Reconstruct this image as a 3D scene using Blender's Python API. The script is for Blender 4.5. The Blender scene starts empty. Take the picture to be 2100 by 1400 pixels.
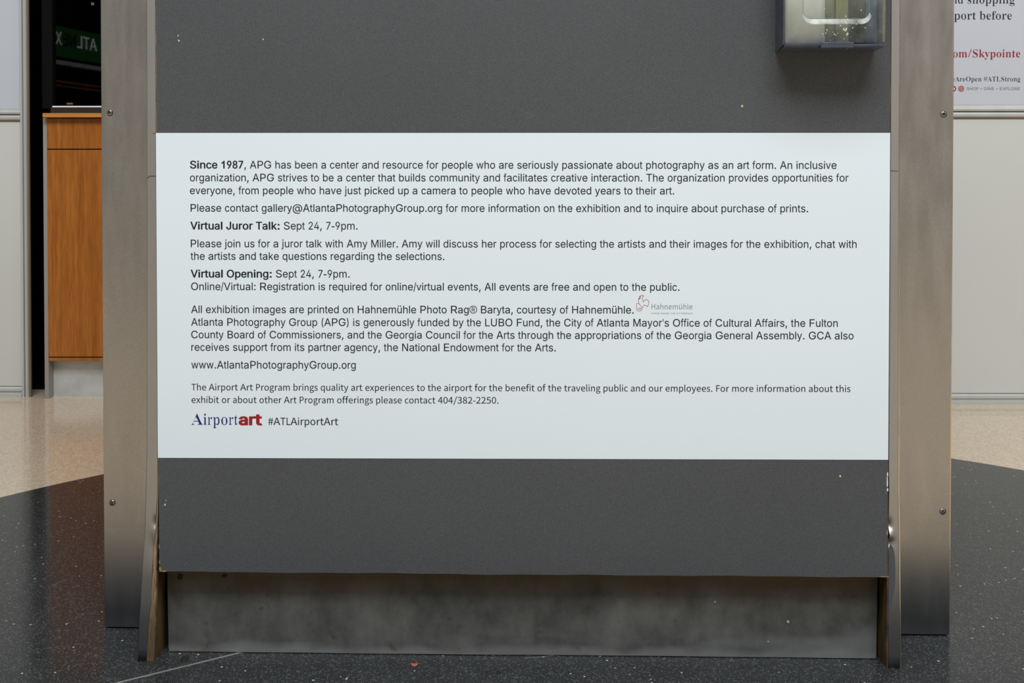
import bpy, bmesh, math, random
from mathutils import Vector, Matrix
from mathutils.geometry import delaunay_2d_cdt

random.seed(7)
S = bpy.context.scene
C = S.collection
R = math.radians

# ------------------------------------------------------------------ camera
cam_data = bpy.data.cameras.new('camera')
cam = bpy.data.objects.new('camera', cam_data)
C.objects.link(cam)
cam_data.sensor_width = 36
cam_data.lens = 36
cam_data.shift_y = -0.12715
cam_data.clip_start = 0.05
cam.location = (0, 0, 0.77)
cam.rotation_euler = (R(90 - 0.9), 0, 0)
S.camera = cam

# ------------------------------------------------------------------ world, lights, exposure
W = bpy.data.worlds.new('concourse_world')
S.world = W
W.use_nodes = True
bg = W.node_tree.nodes['Background']
bg.inputs[0].default_value = (1.0, 0.98, 0.95, 1)
bg.inputs[1].default_value = 0.21


def area(name, loc, rot, sx, sy, power, col):
    d = bpy.data.lights.new(name, 'AREA')
    d.shape = 'RECTANGLE'
    d.size, d.size_y, d.energy, d.color = sx, sy, power, col
    o = bpy.data.objects.new(name, d)
    C.objects.link(o)
    o.location = loc
    o.rotation_euler = rot
    return o


area('ceiling_light_front', (0.25, -1.7, 6.6), (R(24), 0, 0), 4.8, 2.8, 545, (0.93, 0.98, 1.0))
area('ceiling_light_rear', (0.0, 2.6, 4.4), (0, 0, 0), 6.0, 0.9, 16, (1.0, 0.95, 0.88))
area('shopfront_light_right', (4.6, 0.2, 2.6), (0, R(68), R(-8)), 1.6, 2.2, 26, (1.0, 0.92, 0.80))
S.view_settings.view_transform = 'Standard'
S.view_settings.look = 'None'
S.view_settings.gamma = 1
S.view_settings.use_curve_mapping = False
S.view_settings.exposure = 0.04


# ------------------------------------------------------------------ materials
def s2l(c):
    return tuple(((v / 255) / 12.92 if v / 255 <= .04045 else ((v / 255 + .055) / 1.055) ** 2.4) for v in c)


class M:
    """small helper around one Principled material"""
    def __init__(self, name, rgb=None, lin=None, rough=.5, metal=0, spec=.5):
        self.m = bpy.data.materials.new(name)
        self.m.use_nodes = True
        self.t = self.m.node_tree
        self.b = self.t.nodes['Principled BSDF']
        col = lin if lin else s2l(rgb)
        self.b.inputs['Base Color'].default_value = (*col, 1)
        self.b.inputs['Roughness'].default_value = rough
        self.b.inputs['Metallic'].default_value = metal
        self.b.inputs['Specular IOR Level'].default_value = spec
        self.col = (*col, 1)
        self._co = None

    def n(self, kind, **kw):
        x = self.t.nodes.new(kind)
        for k, v in kw.items():
            if k in x.inputs:
                x.inputs[k].default_value = v
            else:
                setattr(x, k, v)
        return x

    def l(self, a, b):
        self.t.links.new(a, b)

    def co(self, scale=(1, 1, 1)):
        if self._co is None:
            self._co = self.n('ShaderNodeTexCoord')
        mp = self.n('ShaderNodeMapping')
        mp.inputs['Scale'].default_value = scale
        self.l(self._co.outputs['Object'], mp.inputs['Vector'])
        return mp.outputs['Vector']

    def noise(self, scale, detail=3, stretch=(1, 1, 1), rough=.5):
        x = self.n('ShaderNodeTexNoise', Scale=scale, Detail=detail, Roughness=rough)
        self.l(self.co(stretch), x.inputs['Vector'])
        return x.outputs['Fac']

    def ramp(self, src, stops, interp='LINEAR'):
        x = self.n('ShaderNodeValToRGB')
        x.color_ramp.interpolation = interp
        e = x.color_ramp.elements
        while len(e) < len(stops):
            e.new(.5)
        for i, (p, c) in enumerate(stops):
            e[i].position = p
            e[i].color = (*c, 1) if len(c) == 3 else c
        self.l(src, x.inputs['Fac'])
        return x.outputs['Color']

    def mix(self, fac, a, b, blend='MIX'):
        x = self.n('ShaderNodeMix', data_type='RGBA', blend_type=blend)
        for i, v in ((0, fac), (6, a), (7, b)):
            if hasattr(v, 'links') or hasattr(v, 'is_linked'):
                self.l(v, x.inputs[i])
            else:
                x.inputs[i].default_value = v if i == 0 else ((*v, 1) if len(v) == 3 else v)
        return x.outputs[2]

    def base(self, s):
        self.l(s, self.b.inputs['Base Color'])

    def vary(self, scale, amt, stretch=(1, 1, 1), detail=4):
        """gentle lightness variation of the base colour"""
        f = self.noise(scale, detail, stretch)
        a = tuple(v * (1 - amt) for v in self.col[:3])
        b = tuple(min(1, v * (1 + amt)) for v in self.col[:3])
        c = self.ramp(f, [(.3, a), (.7, b)])
        self.base(c)
        return c

    def bump(self, scale, strength=.1, dist=.001, stretch=(1, 1, 1), detail=3):
        f = self.noise(scale, detail, stretch)
        x = self.n('ShaderNodeBump', Strength=strength, Distance=dist)
        self.l(f, x.inputs['Height'])
        self.l(x.outputs['Normal'], self.b.inputs['Normal'])


def math_node(m, op, a, b=0.0):
    x = m.n('ShaderNodeMath', operation=op)
    for i, v in enumerate((a, b)):
        if hasattr(v, 'is_linked'):
            m.l(v, x.inputs[i])
        else:
            x.inputs[i].default_value = v
    return x.outputs[0]


def schlick(m):
    lw = m.n('ShaderNodeLayerWeight', Blend=.5)
    p = math_node(m, 'POWER', lw.outputs['Facing'], 5.0)
    return math_node(m, 'ADD', math_node(m, 'MULTIPLY', p, .96), .042)


def separate_z(m):
    sp = m.n('ShaderNodeSeparateXYZ')
    m.l(m.co(), sp.inputs[0])
    return sp.outputs[2]


# brushed, dulled stainless steel with grime and a painted floor reflection low down
steel = M('stainless_steel', lin=(.42, .385, .345), rough=.42, metal=1)
c1 = steel.ramp(steel.noise(5, 4, (1, 1, .5)), [(.3, (.46, .43, .395)), (.7, (.52, .485, .445))])
c1 = steel.mix(steel.ramp(steel.noise(900, 1), [(.35, (0, 0, 0)), (.65, (1, 1, 1))]), c1, (.58, .54, .495))
# mop grime plus the dark floor's reflection painted in, upper edge irregular
z = separate_z(steel)
zz = math_node(steel, 'ADD', z, math_node(steel, 'MULTIPLY', steel.noise(7, 3), .06))
grime_reflection = steel.ramp(zz, [(.06, (1, 1, 1)), (.20, (0, 0, 0))])
c1 = steel.mix(grime_reflection, c1, (.20, .21, .225))
low = steel.mix(steel.ramp(zz, [(.035, (1, 1, 1)), (.055, (0, 0, 0))]), c1, (.26, .27, .28))
steel.base(low)
rr = steel.ramp(steel.noise(40, 3, (1, 1, .2)), [(.3, (.34,) * 3), (.7, (.46,) * 3)])
steel.l(rr, steel.b.inputs['Roughness'])
steel.bump(260, .05, .0005)

steel_trim = M('dull_trim_steel', lin=(.44, .425, .40), rough=.5, metal=1)
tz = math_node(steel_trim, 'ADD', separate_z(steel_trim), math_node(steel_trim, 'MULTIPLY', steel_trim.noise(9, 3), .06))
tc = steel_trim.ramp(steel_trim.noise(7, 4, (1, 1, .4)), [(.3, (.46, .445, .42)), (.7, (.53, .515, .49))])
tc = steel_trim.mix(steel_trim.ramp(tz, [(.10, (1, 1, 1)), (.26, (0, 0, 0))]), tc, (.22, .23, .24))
steel_trim.base(tc)
steel_trim.bump(200, .06, .0005)

steel_highlight = M('painted_steel_highlight', lin=(.80, .66, .50), rough=.28, metal=1)  # warm pale steel colour that paints in the highlight along the edges
steel_highlight.vary(30, .12)
laminate = M('charcoal_laminate', rgb=(80, 82, 85), rough=.55, spec=.35)
c = laminate.vary(3, .05)
spk = laminate.ramp(laminate.noise(700, 1), [(.32, (.72,) * 3), (.68, (1.2,) * 3)])
laminate.base(laminate.mix(1.0, c, spk, 'MULTIPLY'))
laminate.bump(420, .12, .0004)
plywood = M('raw_plywood_edge', rgb=(176, 148, 112), rough=.8, spec=.2)
wv = plywood.noise(14, 4, (40, 1, 3))
pc = plywood.ramp(wv, [(.25, s2l((92, 72, 50))), (.5, s2l((146, 122, 94))), (.75, s2l((184, 160, 128)))])
pz_ = math_node(plywood, 'ADD', separate_z(plywood), math_node(plywood, 'MULTIPLY', plywood.noise(30, 3), .05))
plywood.base(plywood.mix(plywood.ramp(pz_, [(.07, (.75,) * 3), (.17, (0, 0, 0))]), pc, s2l((78, 66, 46))))
plywood.bump(90, .5, .001, (8, 1, 1))
board_face = M('stained_board_face', rgb=(104, 80, 50), rough=.8, spec=.2)
wv = board_face.noise(9, 5, (6, 6, 1))
board_face.base(board_face.ramp(wv, [(.25, s2l((50, 36, 20))), (.5, s2l((92, 74, 46))), (.75, s2l((116, 96, 62)))]))
board_face.bump(60, .4, .001, (6, 6, 1))
kick_metal = M('grimy_kick_metal', rgb=(104, 104, 102), rough=.5, metal=.55)
kc = kick_metal.ramp(kick_metal.noise(10, 6, (1, 1, .8), .65), [(.32, s2l((86, 86, 83))), (.5, s2l((116, 116, 112))), (.68, s2l((138, 138, 134)))])
kz = math_node(kick_metal, 'ADD', separate_z(kick_metal), math_node(kick_metal, 'MULTIPLY', kick_metal.noise(9, 3), .05))
kc = kick_metal.mix(kick_metal.ramp(kz, [(.115, (0, 0, 0)), (.155, (.85,) * 3)]), kc, s2l((92, 72, 46)))
streak = kick_metal.ramp(kick_metal.noise(26, 4, (1.6, 1, .35), .6), [(.3, (.90,) * 3), (.7, (1.07,) * 3)])
kc = kick_metal.mix(1.0, kc, streak, 'MULTIPLY')
smear = kick_metal.ramp(kick_metal.noise(6, 3, (.45, 1, 2.2)), [(.48, (0, 0, 0)), (.62, (1, 1, 1))])
lowk = kick_metal.ramp(kz, [(.055, (1, 1, 1)), (.09, (0, 0, 0))])
kc = kick_metal.mix(math_node(kick_metal, 'MULTIPLY', math_node(kick_metal, 'MULTIPLY', smear, lowk), .38), kc, s2l((168, 172, 174)))
kc = kick_metal.mix(kick_metal.ramp(kz, [(.030, (.6,) * 3), (.042, (0, 0, 0))]), kc, s2l((164, 166, 166)))
vor = kick_metal.noise(45, 1)
kc = kick_metal.mix(kick_metal.ramp(vor, [(.20, (.5,) * 3), (.27, (0, 0, 0))]), kc, s2l((84, 78, 70)))
kick_metal.base(kc)
kick_metal.bump(120, .1, .0006)

vinyl = M('white_vinyl', rgb=(229, 240, 248), rough=.45, spec=.35)
vinyl.vary(2.5, .012)
ink = M('black_ink', rgb=(26, 30, 33), rough=.5, spec=.3)
ink_blue = M('blue_ink', rgb=(24, 44, 112), rough=.5, spec=.3)
ink_red = M('red_ink', rgb=(158, 30, 40), rough=.5, spec=.3)
ink_logo = M('logo_red_ink', rgb=(180, 58, 48), rough=.5, spec=.3)
ink_grey = M('grey_ink', rgb=(104, 110, 114), rough=.5, spec=.3)
ink_poster = M('poster_ink', rgb=(38, 42, 46), rough=.5, spec=.3)
ink_poster_grey = M('poster_grey_ink', rgb=(104, 110, 116), rough=.5, spec=.3)
ink_poster_red = M('poster_red_ink', rgb=(150, 34, 48), rough=.5, spec=.3)
white_print = M('white_print', rgb=(225, 205, 208), rough=.5, spec=.3)

wall_paint = M('partition_laminate', rgb=(206, 206, 202), rough=.45, spec=.4)
wall_paint.vary(2, .02)
poster_paper = M('printed_poster_film', rgb=(196, 199, 208), rough=.35, spec=.4)
poster_paper.vary(2, .015)
alu = M('pale_aluminium', rgb=(205, 206, 204), rough=.38, metal=.35)
alu.vary(20, .04, (1, 1, .1))
groove = M('grey_gasket', rgb=(96, 96, 92), rough=.7)
seal_and_shadow = M('brown_sealant_and_shadow', rgb=(112, 98, 78), rough=.7)  # sealant colour, also used for the painted shadow under the rail
dark_wall = M('black_shop_interior', rgb=(14, 13, 13), rough=.8, spec=.1)

oak = M('orange_oak_veneer', rgb=(176, 104, 34), rough=.42, spec=.4)
gr = oak.noise(5, 6, (9, 9, .55), .6)
oc = oak.ramp(gr, [(.28, s2l((142, 80, 22))), (.5, s2l((168, 98, 32))), (.74, s2l((186, 116, 46)))])
fi = oak.ramp(oak.noise(30, 4, (14, 14, .6)), [(.35, (.8,) * 3), (.62, (1.05,) * 3)])
oak.base(oak.mix(1.0, oc, fi, 'MULTIPLY'))
oak_top = M('oak_edge', rgb=(206, 140, 66), rough=.4, spec=.4)
g2 = oak_top.noise(6, 5, (.6, 9, 9), .6)
oak_top.base(oak_top.ramp(g2, [(.3, s2l((178, 112, 46))), (.7, s2l((204, 140, 68)))]))
kick_steel = M('scuffed_kick_steel', rgb=(212, 214, 212), rough=.45, metal=.3)
ks = kick_steel.ramp(kick_steel.noise(7, 5, (1, 1, 1.6), .6), [(.3, s2l((188, 190, 188))), (.7, s2l((222, 224, 224)))])
kick_steel.base(ks)
grey_side = M('grey_laminate_side', rgb=(150, 146, 140), rough=.5)
groove_dark = M('dark_reveal', rgb=(40, 28, 18), rough=.8)
silver = M('silver_channel', rgb=(238, 240, 244), rough=.35, metal=.0)

glass = M('dark_glass', lin=(.004, .004, .004), rough=.02, spec=.5)
glass.m.node_tree.nodes.remove(glass.b)
gl_out = [x for x in glass.t.nodes if x.type == 'OUTPUT_MATERIAL'][0]
gg = glass.n('ShaderNodeBsdfGlossy', Roughness=.015)
gt = glass.n('ShaderNodeBsdfTransparent')
gt.inputs[0].default_value = (.55, .56, .56, 1)
gf = schlick(glass)
gm = glass.n('ShaderNodeMixShader')
glass.l(gf, gm.inputs[0])
glass.l(gt.outputs[0], gm.inputs[1])
glass.l(gg.outputs[0], gm.inputs[2])
glass.l(gm.outputs[0], gl_out.inputs[0])

acrylic = M('scratched_clear_acrylic', lin=(.9, .95, .97), rough=.06, spec=.5)
acrylic.t.nodes.remove(acrylic.b)
ao = [x for x in acrylic.t.nodes if x.type == 'OUTPUT_MATERIAL'][0]
ag = acrylic.n('ShaderNodeBsdfGlossy')
ag.inputs['Roughness'].default_value = .12
at = acrylic.n('ShaderNodeBsdfTransparent')
at.inputs[0].default_value = (.93, .96, .965, 1)
ad = acrylic.n('ShaderNodeBsdfDiffuse')
ad.inputs[0].default_value = (.62, .68, .70, 1)
af = schlick(acrylic)
am = acrylic.n('ShaderNodeMixShader')
acrylic.l(af, am.inputs[0])
acrylic.l(at.outputs[0], am.inputs[1])
acrylic.l(ag.outputs[0], am.inputs[2])
haze = acrylic.ramp(acrylic.noise(38, 5, (1, 1, 1), .6), [(.35, (.02,) * 3), (.75, (.16,) * 3)])
am2 = acrylic.n('ShaderNodeMixShader')
acrylic.l(haze, am2.inputs[0])
acrylic.l(am.outputs[0], am2.inputs[1])
acrylic.l(ad.outputs[0], am2.inputs[2])
acrylic.l(am2.outputs[0], ao.inputs[0])
ledge_sheen = M('ledge_highlight_acrylic', rgb=(214, 222, 216), rough=.3)  # whitened acrylic that paints in the light caught by the ledge
ledge_sheen.b.inputs['Alpha'].default_value = .5
ledge_sheen.l(ledge_sheen.ramp(ledge_sheen.noise(50, 4), [(.3, (.15,) * 3), (.7, (.60,) * 3)]), ledge_sheen.b.inputs['Alpha'])
smoke = M('smoky_plastic_tray', rgb=(74, 78, 90), rough=.25, spec=.5)
smoke.vary(60, .15)

beige = M('beige_terrazzo', rgb=(204, 184, 158), rough=.10, spec=.5)
f1 = beige.n('ShaderNodeTexVoronoi', Scale=210.0)
beige.l(beige.co(), f1.inputs['Vector'])
bc = beige.ramp(f1.outputs['Color'], [(.1, s2l((190, 168, 142))), (.5, s2l((206, 187, 162))), (.9, s2l((218, 203, 182)))])
beige.base(bc)
beige.l(beige.ramp(beige.noise(4, 3), [(.3, (.07,) * 3), (.7, (.11,) * 3)]), beige.b.inputs['Roughness'])

black = M('black_terrazzo', rgb=(40, 41, 42), rough=.12, spec=.17)
fine = black.ramp(black.noise(620, 2), [(.36, s2l((24, 25, 26))), (.5, s2l((40, 41, 42))), (.68, s2l((76, 78, 79)))])
v1 = black.n('ShaderNodeTexVoronoi', Scale=420.0)
black.l(black.co(), v1.inputs['Vector'])
sp = black.n('ShaderNodeSeparateColor')
black.l(v1.outputs['Color'], sp.inputs[0])
mid = black.ramp(sp.outputs[0], [(.86, (0, 0, 0)), (.88, (.8,) * 3)])
fine = black.mix(mid, fine, s2l((84, 86, 88)))
v2 = black.n('ShaderNodeTexVoronoi', Scale=95.0)
black.l(black.co((1, 1, 1)), v2.inputs['Vector'])
sp2 = black.n('ShaderNodeSeparateColor')
black.l(v2.outputs['Color'], sp2.inputs[0])
pick = black.ramp(sp2.outputs[0], [(.93, (0, 0, 0)), (.94, (1,) * 3)])
near = black.ramp(v2.outputs['Distance'], [(.16, (1,) * 3), (.20, (0, 0, 0))])
chip = math_node(black, 'MULTIPLY', pick, near)
fine = black.mix(chip, fine, s2l((182, 182, 178)))
black.base(fine)
black.l(black.ramp(black.noise(9, 4), [(.3, (.08,) * 3), (.7, (.15,) * 3)]), black.b.inputs['Roughness'])
zinc = M('zinc_divider', rgb=(140, 140, 138), rough=.4, metal=.3)
gum = M('old_gum', rgb=(20, 20, 21), rough=.6)
leafm = M('red_brown_flake', rgb=(168, 84, 56), rough=.7)
scr_dark = M('screw_recess_and_shadow', rgb=(30, 27, 24), rough=.7)
screw_metal = M('screw_steel', lin=(.40, .38, .35), rough=.3, metal=1)
sign_green = M('green_shop_fascia', rgb=(22, 92, 34), rough=.5)
sign_green.b.inputs['Emission Color'].default_value = (*s2l((30, 132, 48)), 1)
sign_green.b.inputs['Emission Strength'].default_value = .08
sign_white = M('lit_white_letters', rgb=(240, 240, 244), rough=.5)
sign_white.b.inputs['Emission Color'].default_value = (.9, .92, .95, 1)
sign_white.b.inputs['Emission Strength'].default_value = .55
sign_black = M('black_letters', rgb=(8, 10, 9), rough=.6)
copper = M('copper_rail', rgb=(200, 118, 66), rough=.35, metal=.6)
glint_glow = M('warm_glint', rgb=(220, 150, 80), rough=.5)  # glow for the added reflection stand-ins behind the glass
glint_glow.b.inputs['Emission Color'].default_value = (1, .62, .30, 1)
glint_glow.b.inputs['Emission Strength'].default_value = .45


# ------------------------------------------------------------------ object helpers
def tag(o, label=None, cat=None, group=None, kind=None):
    if label: o['label'] = label
    if cat: o['category'] = cat
    if group: o['group'] = group
    if kind: o['kind'] = kind
    return o


def empty(name, loc=(0, 0, 0), rz=0, **kw):
    o = bpy.data.objects.new(name, None)
    o.empty_display_size = .1
    C.objects.link(o)
    o.location = loc
    o.rotation_euler = (0, 0, rz)
    return tag(o, **kw)


def link(name, bm, m, parent=None, bevel=0, smooth=False, **kw):
    bmesh.ops.recalc_face_normals(bm, faces=bm.faces)
    if bevel:
        bmesh.ops.bevel(bm, geom=[e for e in bm.edges if len(e.link_faces) == 2 and e.calc_face_angle(0) > .5],
                        offset=bevel, segments=2, affect='EDGES', profile=.6)
    me = bpy.data.meshes.new(name)
    bm.to_mesh(me)
    bm.free()
    if smooth:
        for p in me.polygons: p.use_smooth = True
    o = bpy.data.objects.new(name, me)
    C.objects.link(o)
    mm = m.m if isinstance(m, M) else m
    me.materials.append(mm)
    if parent: o.parent = parent
    return tag(o, **kw)


def box(bm, x0, x1, y0, y1, z0, z1):
    v = [bm.verts.new(p) for p in ((x0, y0, z0), (x1, y0, z0), (x1, y1, z0), (x0, y1, z0),
                                   (x0, y0, z1), (x1, y0, z1), (x1, y1, z1), (x0, y1, z1))]
    for f in ((0, 3, 2, 1), (4, 5, 6, 7), (0, 1, 5, 4), (1, 2, 6, 5), (2, 3, 7, 6), (3, 0, 4, 7)):
        bm.faces.new([v[i] for i in f])
    return bm


def boxo(name, m, dims, parent=None, bevel=0, **kw):
    return link(name, box(bmesh.new(), *dims), m, parent, bevel, **kw)


def prism(bm, pts, axis, a, b):
    """extrude a closed outline; axis 'x' uses (y,z) points, 'y' uses (x,z), 'z' uses (x,y)"""
    def mk(p, t):
        return {'x': (t, p[0], p[1]), 'y': (p[0], t, p[1]), 'z': (p[0], p[1], t)}[axis]
    A = [bm.verts.new(mk(p, a)) for p in pts]
    B = [bm.verts.new(mk(p, b)) for p in pts]
    n = len(pts)
    bm.faces.new(A)
    bm.faces.new(B[::-1])
    for i in range(n):
        bm.faces.new((A[i], A[(i + 1) % n], B[(i + 1) % n], B[i]))
    return bm


def loft(bm, rows, y0, y1, nx=1, disp=None, follow=False):
    """upright strip: rows of (z, x_left, x_right), front at y0, back at y1"""
    F, Bk = [], []
    for (zz_, xl, xr) in rows:
        fr, bk = [], []
        for i in range(nx + 1):
            x = xl + (xr - xl) * i / nx
            d = disp(x, zz_) if disp else 0
            fr.append(bm.verts.new((x, y0 + d, zz_)))
            bk.append(bm.verts.new((x, y1 + (d if follow else 0), zz_)))
        F.append(fr)
        Bk.append(bk)
    for j in range(len(rows) - 1):
        for i in range(nx):
            bm.faces.new((F[j][i], F[j][i + 1], F[j + 1][i + 1], F[j + 1][i]))
            bm.faces.new((Bk[j][i], Bk[j + 1][i], Bk[j + 1][i + 1], Bk[j][i + 1]))
        bm.faces.new((F[j][0], F[j + 1][0], Bk[j + 1][0], Bk[j][0]))
        bm.faces.new((F[j][-1], Bk[j][-1], Bk[j + 1][-1], F[j + 1][-1]))
    for j in (0, len(rows) - 1):
        for i in range(nx):
            bm.faces.new((F[j][i], F[j][i + 1], Bk[j][i + 1], Bk[j][i]))
    return bm


def lerp_rows(keys, zs):
    out = []
    for zq in zs:
        for a, b in zip(keys, keys[1:]):
            if a[0] <= zq <= b[0]:
                t = (zq - a[0]) / (b[0] - a[0])
                t = t * t * (3 - 2 * t) * .4 + t * .6
                out.append((zq, a[1] + (b[1] - a[1]) * t, a[2] + (b[2] - a[2]) * t))
                break
    return out


def disc(bm, cx, cy, cz, r0, r1, plane='xz', n=28, dep=0.0002):
    """flat ring or disc facing -y"""
    ring = []
    for i in range(n):
        a = 2 * math.pi * i / n
        ring.append((math.cos(a), math.sin(a)))
    o = [bm.verts.new((cx + r1 * a, cy, cz + r1 * b)) for a, b in ring]
    if r0 <= 0:
        bm.faces.new(o)
    else:
        k = [bm.verts.new((cx + r0 * a, cy, cz + r0 * b)) for a, b in ring]
        for i in range(n):
            bm.faces.new((o[i], o[(i + 1) % n], k[(i + 1) % n], k[i]))
    return bm

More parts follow.
